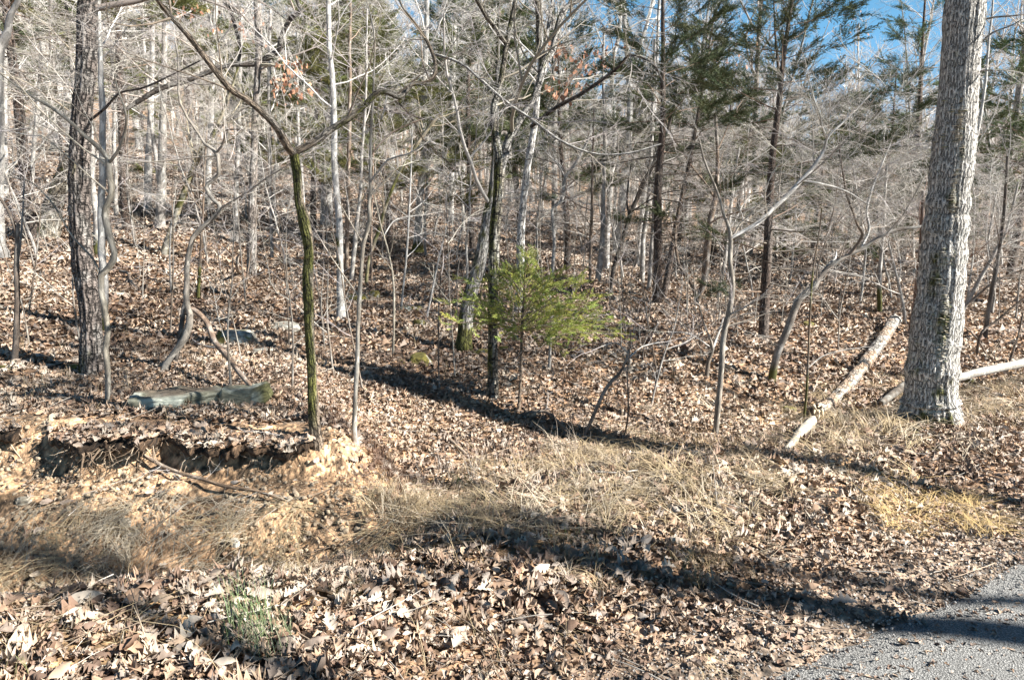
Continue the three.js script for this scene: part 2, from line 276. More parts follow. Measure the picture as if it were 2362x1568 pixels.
{
  const b = new MB(), n = 420, K = 11, root = thing('bank_overhang', 'overhanging edge of leafy sod and roots above the bare dirt cut', 'bank', V(-2.6, 0.2, -5), { kind: 'structure' });
  const O = root.position;
  for (let i = 0; i <= n; i++) {
    const x = lerp(-6.5, -1.12, i / n), [oe, e] = lipEdge(x), d0 = 1.95 + 0.545 * x + 1.139 * (4.0 + bankOff(x)), P = (o) => [x - 0.479 * o, d0 + 0.878 * o], th = (0.012 + 0.03 * n2(x * 9, 8)) * e + 0.008;
    const [tx, td] = P(0.62), top = ground(tx, td);
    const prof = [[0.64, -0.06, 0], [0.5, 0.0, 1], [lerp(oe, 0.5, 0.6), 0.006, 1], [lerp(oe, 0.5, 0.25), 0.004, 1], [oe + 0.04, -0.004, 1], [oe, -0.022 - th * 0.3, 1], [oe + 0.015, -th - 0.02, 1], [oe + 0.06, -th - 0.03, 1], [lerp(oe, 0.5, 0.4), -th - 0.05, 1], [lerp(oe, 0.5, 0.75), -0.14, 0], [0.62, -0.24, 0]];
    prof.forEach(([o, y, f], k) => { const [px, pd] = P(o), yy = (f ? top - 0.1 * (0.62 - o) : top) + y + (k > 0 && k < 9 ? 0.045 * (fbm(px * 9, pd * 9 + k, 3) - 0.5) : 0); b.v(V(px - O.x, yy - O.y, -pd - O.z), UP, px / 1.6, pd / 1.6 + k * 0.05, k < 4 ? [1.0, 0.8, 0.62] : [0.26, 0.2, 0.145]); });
  }
  for (let i = 0; i < n; i++) for (let k = 0; k < K - 1; k++) { const a = i * K + k; b.i.push(a, a + K, a + 1, a + 1, a + K, a + K + 1); }
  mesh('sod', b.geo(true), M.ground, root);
  seed(303);
  for (let i = 0; i < 150; i++) {
    const x = i < 70 ? rr(-3.5, -2.7) : lerp(-6, -1.5, rnd()), [oe] = lipEdge(x), d0 = 1.95 + 0.545 * x + 1.139 * (4.0 + bankOff(x)), o = oe + rr(0, 0.1), px = x - 0.479 * o, pd = d0 + 0.878 * o, y = lipY(px, pd) - rr(0.02, 0.07), p = V(px - O.x, y - O.y, -pd - O.z);
    const r = new MB(), L = rr(0.08, 0.3); r.tube(wander(p, V(rr(-0.7, 0.7), rr(-1, -0.2), rr(0, 0.7)), L, 5, 0.4), taper(rnd() < 0.25 ? rr(0.006, 0.012) : rr(0.002, 0.005), 0.001, 6), 4, rnd() < 0.65 ? [0.2, 0.145, 0.1] : [0.42, 0.34, 0.25]);
    mesh('root', r.geo(), M.branch, root);
  }
}

// ---------------------------------------------------------------- trees, limbs and logs of the foreground, each at its own depth
function localise(g, o) { g.translate(-o.x, -o.y, -o.z); return g; }
function pathOf(pts, d, dz0 = 0, dz1 = 0) {
  const P = [], R = [];
  pts.forEach(([u, v, w, z], i) => { const dd = d + (z ?? lerp(dz0, dz1, i / (pts.length - 1))); P.push(at(u, v, dd)); R.push(Math.max(0.0022, w * 0.5 * pxm(u, v, dd))); });
  return [P, R];
}
function tree(name, label, category, o, pts, ...limbs) {
  seed(Math.round(pts[0][0] * 7 + pts[0][1] * 13) + (o.sd ?? 0));
  const h = hit(pts[0][0], pts[0][1]), d = o.d ?? -h.z, root = thing(name, label, category, V(at(pts[0][0], pts[0][1], d).x, o.d ? at(pts[0][0], pts[0][1], d).y : h.y, -d), o.group && { group: o.group }), O = root.position;
  let [P, R] = pathOf(pts, d, 0, o.lean ?? 0);
  const ext = o.ext ?? (pts[pts.length - 1][1] < 15 && R[R.length - 1] > 0.015 ? 3.5 + R[0] * 18 : 0), r0 = R[0];
  const big = r0 > 0.05, base = o.col ?? GREY, mat = o.mat ?? M.smooth;
  // the foot goes into the ground and, on a big stem, flares
  P.unshift(P[0].clone().add(V(0, -0.12 - r0, 0))); R.unshift(R[0] * (big ? 1.25 : 1.1));
  const vis = P.length;
  if (ext) { const a = P[P.length - 1].clone(), dir = a.clone().sub(P[P.length - 2]).normalize().add(V(0, 0.8, 0)).normalize(), q = wander(a, dir, ext, 5, 0.12, 0.1); q.slice(1).forEach((p, i) => { P.push(p); R.push(lerp(R[vis - 1], R[vis - 1] * 0.25, (i + 1) / 5)); }); }
  const len = P.reduce((s, p, i) => s + (i ? p.distanceTo(P[i - 1]) : 0), 0), n = Math.min(220, Math.max(12, Math.round(len / (big ? 0.07 : 0.1))));
  let [SP_, SR] = smoothPath(P, R, n);
  const k = rnd() * 100, wob = o.wob ?? 0.12;
  if (!big) SP_.forEach((p, i) => { if (i > 2) { p.x += SR[i] * wob * 4 * (n2(i * 0.35 + k, 1) - 0.5); p.z += SR[i] * wob * 4 * (n2(i * 0.35 + k, 7) - 0.5); } });
  SR = SR.map((r, i) => r * (1 + 0.14 * (n2(i * 0.4 + k, 3) - 0.5)));
  const col = barkCol(base, { lichen: o.lichen ?? (big ? 0.5 : 0.25), moss: o.moss });
  const flare = (L) => (big ? Math.exp(-Math.max(0, L - r0 * 1.2) / (r0 * 1.3)) : 0), dk = o.disp ?? (big ? 0.05 : 0.04), fr = o.fr ?? 7;
  const disp = (c, s, L, r) => { const f = flare(L); return r * (dk * 2 * (Math.pow(1 - Math.abs(2 * n3(c * fr + k, L / r0 * 0.28 * (o.fy ?? 1) , s * fr) - 1), 1.4) - 0.6) + 0.1 * (n3(c * 1.5 + k, L * 2.5 / (r0 * 12), s * 1.5) - 0.5) + f * (0.12 + 0.5 * Math.max(0, n3(c * 2.2 + k, 3, s * 2.2) - 0.42))); };
  const b = new MB(); b.tube(SP_, SR, o.seg ?? (r0 > 0.1 ? 40 : r0 > 0.04 ? 18 : r0 > 0.02 ? 10 : 7), col, { disp, tex: o.tex ?? 0.5, cap: o.cap });
  mesh('trunk', localise(b.geo(true), O), mat, root);
  const S = [], B = new MB(), bc = () => scl(base, rr(0.8, 1.1)), G = { lev: 1, wig: 0.2, up: 0.03, kids: 2.6, dens: 3, flat: 0.8, tw: 0.9, col: bc, ...o.g };
  const lead = [[SP_, SR, o.from ?? (r0 > 0.035 ? 0.45 : 0.35), o.n]];
  limbs.forEach((l) => {
    const lo = Array.isArray(l[0]) ? {} : l.shift(), [LP, LR] = pathOf(l, d, lo.dz0 ?? 0, lo.dz ?? 0);
    if (l[l.length - 1][1] < 12 && LR[LR.length - 1] > 0.008 && !lo.cut) { const a = LP[LP.length - 1], dr = a.clone().sub(LP[LP.length - 2]).normalize().add(V(0, 0.3, 0)); wander(a, dr, 2.2, 4, 0.15, 0.05).slice(1).forEach((p, i) => { LP.push(p); LR.push(LR[LR.length - 1] * 0.72); }); }
    const m = Math.max(6, Math.round(LP.reduce((s, p, i) => s + (i ? p.distanceTo(LP[i - 1]) : 0), 0) / 0.08)), [a, r] = smoothPath(LP, LR, Math.min(120, m)), q = new MB();
    q.tube(a, r, r[0] > 0.03 ? 14 : 7, barkCol(lo.col ?? base, { lichen: 0.3, moss: lo.moss }), { tex: 0.4, cap: lo.cut ? [0.5, 0.4, 0.26] : false, disp: (c, s, L, rad) => rad * 0.16 * (n3(c * 3 + k, L * 9, s * 3) - 0.5) });
    mesh('limb', localise(q.geo(true), O), mat, root); if (!lo.bare) lead.push([a, r, 0.15, lo.n]);
  });
  for (const [a, r, from, cnt] of lead) {
    const L = a.reduce((s, p, i) => s + (i ? p.distanceTo(a[i - 1]) : 0), 0), m = cnt ?? Math.round(L * (o.per ?? (r[0] > 0.06 ? 1.3 : 2.2)));
    for (let i = 0; i < m; i++) {
      const t = lerp(from, 0.98, Math.pow((i + rnd()) / m, 0.8)), j = Math.min(a.length - 2, Math.floor(t * (a.length - 1))), p = a[j], dr = a[j + 1].clone().sub(p).normalize(), s = V(rr(-1, 1), rr(-0.2, 0.9), rr(-1, 1)); s.addScaledVector(dr, -s.dot(dr)).normalize(); const an = rr(0.7, 1.2);
      const rad = Math.min(r[j] * rr(0.25, 0.5), 0.03), ln = clamp(rad * rr(70, 110), 0.25, 2.4) * (o.ln ?? 1);
      if (r[j] < 0.012) S.push([p.clone(), dr.multiplyScalar(Math.cos(an)).addScaledVector(s, Math.sin(an)), clamp(ln * 1.3, 0.2, 0.8)]);
      else grow(B, S, p, dr.multiplyScalar(Math.cos(an)).addScaledVector(s, Math.sin(an)), ln, Math.max(0.005, rad), ln > 1 ? 0 : 1, G);
    }
    if (r[r.length - 1] < 0.02 && o.tip !== 0) S.push([a[a.length - 1].clone(), a[a.length - 1].clone().sub(a[a.length - 2]).normalize(), 0.5]);
  }
  if (B.p.length) mesh('small_branches', localise(B.geo(), O), M.branch, root, { kind: 'stuff' });
  putSprays(S.map(([p, q, s]) => [p.sub(O), q, s]), root, r0 > 0.03 ? SPRAY : THIN, o.twig ?? mix(TWIG, base, 0.4), { sc: o.sc ?? 1 });
  root.userData.r0 = r0; root.userData.pos = [O.x, -O.z]; PLACED.push([O.x, -O.z]); delete root.userData.r0; delete root.userData.pos;
  return { root, d, path: SP_, rad: SR };
}
const PLACED = [];
const sideMoss = (dir, k = 1, h0 = -1, h1 = 99) => (p, n) => k * (0.5 + 0.5 * (n.x * dir[0] + n.z * dir[1])) * ss(h0, h0 + 0.2, p.y) * (1 - ss(h1 - 0.4, h1, p.y));
const footMoss = (y0, y1) => (p) => 1.3 * (1 - ss(y0, y1, p.y));

tree('bare_tree', 'straight dark trunk with deeply furrowed flaky bark near the left edge', 'tree', { mat: M.rough, col: [0.25, 0.21, 0.185], seg: 64, disp: 0.1, fr: 7, fy: 0.8, lichen: 0.3, tex: 0.42, from: 0.5, n: 9, ln: 0.8, moss: (p, n) => 1.1 * (1 - ss(0.42, 0.75, p.y)) * (0.5 - 0.6 * n.x) },
  [[210, 862, 47], [209, 771, 42], [204, 696, 43], [192, 622, 45], [185, 547, 41], [182, 472, 43], [183, 373, 44], [188, 261, 41], [197, 149, 39], [200, 0, 39], [203, -150, 36], [200, -400, 30]],
  [{ dz: -0.5, n: 8 }, [197, 284, 6], [240, 250, 6], [274, 215, 5], [330, 202, 5], [400, 170, 4], [460, 140, 3]]);
tree('sapling', 'crooked pale sapling with zigzag stem just right of the dark furrowed trunk', 'sapling', { col: [0.4, 0.36, 0.29], per: 1.5, from: 0.5 },
  [[245, 932, 11], [246, 905, 12], [246, 860, 12], [240, 800, 13], [247, 770, 13], [238, 700, 12], [231, 640, 14], [258, 608, 15], [264, 585, 14], [252, 545, 14], [243, 510, 14], [240, 490, 13], [252, 460, 14], [257, 440, 14], [250, 400, 12], [247, 370, 12], [230, 345, 11], [190, 310, 9], [165, 285, 8], [120, 250, 7], [60, 215, 5], [0, 170, 4]],
  [{ dz: 0.3 }, [231, 640, 6], [215, 600, 5], [165, 545, 4], [120, 470, 4], [70, 420, 3], [30, 410, 2]], [{ dz: -0.3 }, [253, 372, 8], [272, 345, 6], [285, 310, 6], [290, 280, 5], [288, 255, 5], [270, 205, 4], [262, 170, 3]]);
tree('bare_tree', 'slim whitish trunk behind the zigzag sapling and the dark furrowed trunk', 'tree', { col: PALE, lichen: 0.6, moss: footMoss(0.8, 1.05) },
  [[238, 768, 15], [237, 640, 17], [232, 560, 16], [232, 472, 15], [235, 373, 14], [235, 260, 13], [230, 130, 11], [226, 60, 10], [222, -60, 9]]);
tree('bare_tree', 'thin pale trunk with mossy foot seen against the dark trunk\'s right edge', 'tree', { col: GREY, moss: footMoss(1.45, 1.7) }, [[222, 588, 16], [222, 500, 15], [212, 430, 13], [210, 360, 12], [205, 200, 9], [200, 60, 7]]);
tree('bare_tree', 'green mossy trunk that forks into a wide Y at head height', 'tree', { mat: M.plate, col: [0.25, 0.2, 0.15], seg: 36, disp: 0.1, fr: 5, lichen: 0.15, per: 0, tip: 0, ext: 0, moss: (p, n) => 1.05 * (0.68 - 0.25 * n.x + 0.25 * n.z) * ss(0.3, 0.6, p.y) },
  [[733, 1027, 26], [727, 1000, 24], [721, 920, 22], [719, 846, 22], [713, 771, 21], [709, 715, 21], [708, 659, 25], [710, 622, 23], [712, 584, 23], [706, 547, 24], [698, 510, 23], [690, 472, 23], [688, 467, 22], [683, 411, 21], [679, 373, 20], [675, 349, 20], [668, 338, 18]],
  [{ dz: -1, n: 7 }, [675, 352, 21], [662, 336, 19], [641, 299, 17], [622, 276, 16], [567, 228, 15], [534, 209, 15], [485, 149, 14], [430, 78, 13], [392, 37, 12], [362, 0, 10], [336, -34, 9]],
  [{ dz: 0.4, n: 9, moss: (p, n) => 0.55 * (0.7 - 0.4 * n.y) }, [675, 352, 19], [716, 332, 15], [761, 299, 15], [809, 269, 15], [843, 239, 14], [871, 213, 14], [893, 212, 13], [923, 224, 12], [948, 194, 11], [981, 191, 10], [1002, 172, 10], [1000, 131, 9], [977, 82, 7], [959, 56, 6], [925, 11, 5]],
  [{ dz0: 0.4, dz: 0.2, n: 9, col: PALE }, [998, 123, 7], [1063, 146, 7], [1108, 183, 7], [1164, 232, 7], [1227, 276, 6.5], [1301, 329, 6], [1376, 355, 5], [1451, 353, 5], [1525, 332, 4]],
  [{ dz0: 0.35, dz: 0.6, n: 2, col: [0.3, 0.22, 0.17], cut: 1 }, [857, 246, 5], [914, 260, 5], [940, 262, 5], [976, 275, 5]],
  [{ dz0: 0.35, dz: 0.1, n: 3, col: PALE }, [893, 215, 5], [886, 250, 4], [878, 275, 3]],
  [{ dz0: 0.35, dz: 0.5, n: 5 }, [910, 231, 5], [945, 265, 4], [975, 320, 4], [1000, 345, 3], [1040, 380, 3]]);
tree('bare_tree', 'straight whitish trunk just right of the mossy forked tree', 'tree', { col: PALE, lichen: 0.6, seg: 24, moss: (p, n) => 0.8 * (0.5 - 0.5 * n.x) * ss(1.2, 1.35, p.y) * (1 - ss(1.7, 1.8, p.y)) },
  [[786, 737, 22], [785, 696, 18], [783, 603, 15], [782, 547, 16], [782, 523, 16], [776, 448, 15], [770, 373, 13], [770, 299, 14], [768, 224, 13], [765, 168, 12], [759, 112, 11], [757, 0, 11], [756, -90, 9]]);
tree('sapling', 'slender blotchy sapling standing on the bank right of the mossy forked tree', 'sapling', { col: [0.42, 0.37, 0.3], lichen: 0.5 },
  [[821, 1025, 15], [817, 1014, 14], [819, 920, 11], [821, 846, 12], [824, 771, 10], [827, 696, 10], [832, 622, 9], [838, 565, 10], [851, 510, 11], [850, 472, 9], [852, 448, 8], [853, 373, 7], [856, 299, 6], [860, 224, 5], [863, 149, 4], [862, 75, 4], [845, 0, 3]],
  [{ dz: -0.3, col: PALE, n: 3 }, [854, 418, 6], [870, 398, 5], [895, 368, 5], [940, 355, 4], [975, 335, 3]], [{ dz: 0.2, n: 3, col: [0.27, 0.2, 0.15] }, [854, 358, 5], [884, 322, 4], [914, 299, 4], [970, 276, 4]]);
tree('bare_tree', 'dark furrowed twin-stemmed trunk at the centre behind the small cedar', 'tree', { mat: M.rough, col: [0.27, 0.24, 0.19], seg: 40, disp: 0.08, per: 0.5, ext: 0, moss: (p, n) => 0.62 * (0.6 - 0.4 * n.x), tex: 0.4 },
  [[1136, 918, 27], [1136, 846, 24], [1136, 771, 22], [1137, 696, 21], [1138, 622, 24], [1140, 547, 24], [1147, 472, 23], [1149, 448, 23], [1151, 400, 24], [1150, 365, 22], [1140, 299, 18], [1139, 243, 16], [1150, 209, 14], [1160, 157, 13], [1168, 101, 13], [1175, 67, 13], [1187, 11, 12], [1190, -60, 9], [1196, -160, 7]],
  [{ dz: 0.3, n: 6, col: GREY, moss: (p, n) => 0.5 * (0.6 - 0.5 * n.x) }, [1153, 400, 18], [1164, 355, 20], [1171, 329, 20], [1193, 284, 18], [1223, 239, 17], [1245, 187, 16], [1253, 146, 18], [1271, 123, 15], [1283, 75, 15], [1294, 37, 15], [1309, 15, 12], [1342, -5, 9]],
  [{ dz0: 0.25, dz: 0.1, n: 4 }, [1250, 150, 13], [1243, 100, 13], [1242, 45, 13], [1238, 0, 12], [1240, -40, 9]],
  [{ dz0: 0.25, dz: 0.6, n: 4, col: PALE }, [1256, 130, 9], [1260, 93, 9], [1268, 37, 8], [1275, -2, 7]],
  [{ dz: -0.3, n: 4 }, [1167, 100, 11], [1156, 86, 12], [1140, 60, 11], [1127, 45, 11], [1110, 18, 10], [1097, -4, 9]],
  [{ dz0: 0.1, dz: -0.7, n: 10, col: [0.17, 0.135, 0.11] }, [1225, 292, 9], [1245, 276, 9], [1283, 247, 10], [1339, 217, 9], [1395, 179, 8], [1432, 149, 7], [1451, 127, 6], [1492, 138, 5], [1512, 155, 4], [1530, 190, 3]]);
tree('bare_tree', 'thick leaning grey trunk with mossy foot left of the small cedar', 'tree', { mat: M.plate, col: GREY, seg: 36, disp: 0.06, lichen: 0.7, per: 0.4, ext: 0, moss: (p, n) => 0.62 * (0.55 - 0.55 * n.x) + 1.1 * (1 - ss(0.42, 0.65, p.y)) },
  [[1068, 808, 37], [1073, 752, 33], [1080, 696, 30], [1101, 622, 30], [1117, 547, 27], [1127, 491, 24], [1134, 448, 19], [1139, 390, 16], [1143, 280, 13], [1146, 180, 10], [1150, 40, 7]]);
tree('bare_tree', 'white-lit straight trunk rising out of the small cedar\'s crown', 'tree', { col: PALE, lichen: 0.5, seg: 24, mat: M.plate },
  [[1194, 722, 19], [1196, 692, 18], [1199, 640, 18], [1201, 547, 18], [1206, 472, 16], [1211, 485, 17], [1218, 373, 16], [1231, 299, 16], [1239, 224, 13], [1245, 150, 11], [1248, 60, 9], [1250, -30, 8]].filter((p) => p[1] !== 485));
tree('sapling', 'thin white crooked sapling bending right of the small cedar\'s top', 'sapling', { col: PALE }, [[1273, 640, 7], [1275, 596, 8], [1278, 547, 8], [1273, 495, 8], [1277, 478, 8], [1294, 463, 9], [1303, 411, 8], [1320, 388, 7], [1350, 336, 6], [1365, 299, 5], [1402, 265, 4], [1430, 235, 3]]);
const midGrey = (label, pts, o = {}, ...l) => tree('bare_tree', label, 'tree', { col: GREY, ...o }, pts, ...l);
midGrey('grey trunk, left one of a close pair right of the small cedar', [[1378, 650, 14], [1387, 584, 13], [1391, 510, 12], [1391, 472, 11], [1392, 440, 10], [1395, 317, 8], [1391, 187, 6], [1393, 60, 5]]);
midGrey('pale trunk, right one of a close pair right of the small cedar', [[1398, 625, 15], [1400, 547, 13], [1404, 491, 12], [1410, 392, 12], [1417, 317, 10], [1413, 149, 9], [1428, 75, 8], [1432, -20, 7]], { col: PALE });
midGrey('large white-grey trunk behind the dark slanting stem right of centre', [[1424, 583, 24], [1428, 528, 20], [1434, 472, 20], [1443, 392, 18], [1451, 299, 15], [1451, 187, 13], [1440, 37, 12], [1436, -40, 10]], { col: PALE, lichen: 0.6, seg: 24 }, [{ dz: 0.6, n: 6 }, [1451, 200, 8], [1475, 110, 8], [1492, 56, 8], [1507, 0, 7], [1525, -40, 5]]);
tree('bare_tree', 'black-looking stem slanting up to the right, right of centre', 'tree', { col: DARK, lichen: 0.1 }, [[1408, 678, 10], [1415, 622, 10], [1428, 580, 10], [1451, 502, 10], [1457, 485, 10], [1481, 430, 10], [1507, 377, 9], [1525, 336, 8], [1545, 280, 6], [1560, 210, 5]], [{ dz: 0.2, n: 3 }, [1452, 500, 5], [1446, 470, 5], [1448, 430, 4], [1455, 380, 3]]);
midGrey('slim pale trunk just left of the two dark cedar stems', [[1469, 616, 13], [1475, 547, 12], [1482, 483, 12], [1495, 373, 12], [1507, 280, 9], [1515, 150, 7], [1520, 10, 6]], { col: PALE });
midGrey('grey trunk with straight stem touching the dark cedar stems\' left side', [[1481, 650, 12], [1484, 547, 11], [1494, 472, 10], [1500, 380, 9], [1506, 240, 7], [1510, 90, 6]]);
midGrey('thin wavering grey sapling in front of the dark cedar stems', [[1496, 668, 10], [1501, 603, 9], [1507, 510, 8], [1512, 430, 7], [1518, 330, 5]]);
midGrey('curved grey trunk standing in the dark shade band right of centre', [[1608, 698, 14], [1623, 651, 14], [1630, 584, 15], [1638, 510, 13], [1647, 472, 13], [1652, 440, 11], [1655, 360, 8], [1650, 260, 6]], { col: BROWN });
midGrey('thin stem bowing left beside the curved trunk in the shade band', [[1606, 697, 8], [1593, 651, 8], [1570, 618, 7], [1559, 580, 6], [1557, 547, 5], [1562, 500, 5], [1580, 430, 4]], { col: BROWN });
midGrey('slanting grey stem between the curved trunk and the Y-shaped sapling', [[1656, 690, 9], [1671, 603, 9], [1679, 528, 8], [1690, 440, 7], [1705, 340, 5]]);
tree('sapling', 'wavy grey sapling with long bare limb reaching up right', 'sapling', { col: [0.34, 0.3, 0.25], per: 1.2, seg: 14 },
  [[1651, 1002, 13], [1652, 995, 12], [1659, 920, 13], [1664, 846, 13], [1668, 771, 13], [1682, 715, 13], [1690, 659, 12], [1684, 603, 11], [1686, 547, 10], [1676, 510, 8], [1671, 500, 7], [1664, 472, 6], [1649, 430, 6], [1626, 373, 5], [1612, 320, 4]],
  [{ dz: 0.3, n: 16, col: PALE }, [1687, 548, 9], [1731, 525, 10], [1756, 508, 10], [1786, 478, 11], [1823, 444, 11], [1849, 415, 10], [1876, 385, 9], [1902, 344, 8], [1909, 317, 6], [1943, 284, 5], [1980, 247, 4], [2010, 215, 3]],
  [{ dz0: 0.3, dz: 0, n: 9, col: PALE }, [1908, 318, 5], [1896, 288, 4], [1892, 265, 4], [1879, 232, 3], [1868, 190, 3]],
  [{ dz0: 0.2, dz: 0.8, n: 9, col: PALE }, [1850, 416, 5], [1900, 425, 5], [1950, 440, 4], [2000, 470, 3]],
  [{ dz: -0.2, n: 3, col: PALE }, [1682, 725, 4], [1712, 712, 4], [1740, 695, 3]]);
tree('bare_tree', 'leaning grey trunk, broken and pale at the bend, left of the fallen log', 'tree', { col: [0.3, 0.26, 0.22], seg: 18, ext: 0, per: 1.2, from: 0.4, moss: footMoss(-0.05, 0.15) },
  [[1780, 878, 18], [1793, 816, 16], [1816, 760, 16], [1834, 711, 15], [1844, 689, 16], [1876, 663, 16], [1890, 640, 13], [1920, 610, 10], [1958, 588, 9], [1991, 573, 9], [2029, 547, 9], [2066, 530, 8], [2130, 521, 6], [2180, 500, 4]],
  [{ dz: 0.3, cut: 1, bare: 1, col: PALE }, [1890, 645, 10], [1908, 615, 8], [1926, 597, 6], [1930, 578, 3]],
  [{ dz: -0.4, n: 18, col: [0.25, 0.2, 0.16] }, [1958, 588, 8], [1976, 566, 7], [1990, 540, 6], [1979, 520, 6], [1968, 490, 5], [1954, 450, 5], [1945, 400, 4], [1935, 330, 3]],
  [{ dz: 0.4, n: 18, col: PALE }, [1985, 575, 6], [2005, 530, 6], [2000, 490, 5], [2010, 440, 5], [2030, 390, 4], [2055, 330, 3]],
  [{ dz: -0.6, n: 12, col: PALE }, [2040, 545, 5], [2080, 500, 4], [2110, 450, 4], [2135, 400, 3]]);
tree('sapling', 'thin straight sapling at the near end of the fallen log', 'sapling', { col: BROWN, moss: (p, n) => 0.4 }, [[1855, 975, 6], [1861, 902, 6], [1864, 827, 5], [1870, 696, 5], [1876, 622, 4], [1890, 536, 3], [1896, 480, 3]], [{ dz: 0.2, n: 2, col: GREY }, [1862, 850, 3], [1900, 820, 3], [1960, 805, 2], [1998, 800, 2]]);
tree('sapling', 'dark slanting sapling ending in bare twigs below the small cedar', 'sapling', { col: [0.2, 0.16, 0.13], per: 0.4, from: 0.6 }, [[1346, 1012, 7], [1372, 950, 8], [1391, 906, 8], [1410, 879, 8], [1432, 857, 7], [1445, 827, 6], [1450, 808, 5]], [{ dz: 0.2, n: 6, col: PALE }, [1446, 830, 4], [1480, 800, 3], [1520, 790, 3]], [{ dz: -0.2, n: 5, col: PALE }, [1448, 815, 4], [1420, 790, 3], [1385, 800, 2]]);
tree('sapling', 'hair-thin upright sapling right of the dark slanting sapling', 'sapling', { col: BROWN, from: 0.3 }, [[1434, 1027, 4], [1447, 976, 4], [1449, 902, 4], [1446, 860, 3], [1451, 827, 3], [1455, 760, 2]]);
tree('sapling', 'thin grey sapling fanning into white twigs in the sunny hollow', 'sapling', { col: GREY, per: 4, from: 0.35 }, [[1503, 934, 5], [1518, 865, 4], [1537, 801, 4], [1555, 756, 3], [1566, 700, 3]], [{ dz: 0.2, n: 5 }, [1535, 806, 3], [1580, 790, 3], [1612, 770, 2]]);
tree('sapling', 'low forked stump sapling under the shade band, white-twigged', 'sapling', { col: [0.24, 0.2, 0.16], per: 3, from: 0.3 }, [[1630, 870, 10], [1634, 831, 9], [1643, 805, 8], [1634, 771, 5], [1622, 741, 4], [1612, 700, 3]], [{ dz: 0.1, n: 7, col: PALE }, [1643, 805, 7], [1660, 760, 6], [1668, 735, 3]], [{ dz: -0.3, n: 7, col: PALE }, [1638, 800, 4], [1590, 770, 3], [1540, 765, 2]]);
tree('sapling', 'short grey stem hidden behind the small cedar\'s right side', 'sapling', { col: GREY }, [[1266, 855, 8], [1268, 790, 7], [1270, 730, 6], [1268, 680, 4]]);
// left side
tree('sapling', 'dark forked sapling with broken prong at the far left edge', 'sapling', { col: [0.19, 0.15, 0.12], per: 0.8, ext: 0 }, [[32, 836, 14], [36, 771, 13], [38, 696, 12], [36, 622, 11], [37, 547, 9], [28, 515, 7], [19, 491, 7], [0, 459, 6], [-30, 420, 5]], [{ bare: 1, cut: 1 }, [37, 560, 8], [39, 535, 8], [40, 515, 7]], [{ dz: 0.2, n: 4, col: GREY }, [36, 620, 5], [44, 570, 5], [50, 500, 4], [54, 420, 3]]);
tree('bare_tree', 'thick mossy trunk leaning behind the dark furrowed trunk', 'tree', { mat: M.plate, col: [0.3, 0.26, 0.2], seg: 30, moss: (p, n) => 0.6 * (0.6 - 0.5 * n.x), per: 0.8 }, [[108, 549, 48], [112, 520, 44], [123, 467, 37], [138, 422, 34], [149, 388, 27], [160, 355, 22], [168, 300, 16], [172, 240, 12], [160, 120, 8], [150, 0, 6]]);
midGrey('pale trunk, left one of two big trunks standing up the left slope', [[340, 484, 18], [341, 373, 15], [347, 243, 12], [350, 100, 10], [352, -20, 9]], { col: PALE, seg: 20 });
midGrey('grey trunk with mossy foot, right one of two big trunks up the left slope', [[368, 525, 23], [371, 448, 19], [372, 373, 18], [375, 261, 16], [378, 112, 12], [380, -20, 11]], { seg: 24, col: [0.45, 0.42, 0.38] });
tree('bare_tree', 'moss-green slim trunk leaning right on the left slope', 'tree', { col: [0.4, 0.35, 0.24], seg: 20, moss: (p, n) => 0.75 * (0.7 - 0.3 * n.x) * ss(1.9, 2.3, p.y) }, [[377, 590, 17], [392, 536, 15], [396, 523, 14], [415, 467, 14], [437, 411, 13], [459, 355, 13], [486, 317, 9], [523, 232, 7], [550, 150, 5]], [{ dz: 0.4, n: 5, col: DARK }, [486, 317, 8], [520, 280, 6], [560, 250, 5], [600, 235, 4]]);
tree('broken_tree', 'grey snaking stem snapped above its base, bent in sharp curves', 'tree', { col: [0.36, 0.32, 0.27], per: 1, from: 0.5, ext: 0 },
  [[373, 855, 17], [400, 816, 16], [430, 771, 18], [437, 730, 16], [430, 708, 13], [427, 690, 13], [430, 651, 12], [430, 614, 12], [435, 584, 11], [444, 547, 11], [463, 525, 12], [482, 510, 11], [504, 489, 10], [507, 474, 10], [500, 468, 9], [486, 456, 9], [474, 433, 10], [482, 420, 9], [500, 407, 9], [502, 373, 9], [497, 351, 9], [471, 332, 7], [444, 291, 6], [415, 243, 6], [410, 200, 5], [411, 149, 5], [404, 100, 4]],
  [{ n: 4, dz: -0.2, col: [0.25, 0.2, 0.16] }, [497, 353, 6], [515, 329, 5], [517, 302, 4], [535, 298, 4], [560, 300, 3]], [{ n: 0, bare: 1, col: DARK, dz: 0.15 }, [405, 830, 10], [411, 797, 11], [418, 749, 11], [426, 696, 11], [436, 676, 6]]);
tree('sapling', 'thin upright stem behind the snapped snaking tree', 'sapling', { col: BROWN, moss: footMoss(1.2, 1.35) }, [[456, 690, 7], [459, 622, 7], [463, 547, 6], [467, 472, 5], [470, 400, 4], [476, 300, 3]]);
tree('sapling', 'faint thin stem left of the snapped snaking tree', 'sapling', { col: GREY }, [[394, 682, 5], [390, 603, 4], [392, 540, 4], [400, 470, 3]]);
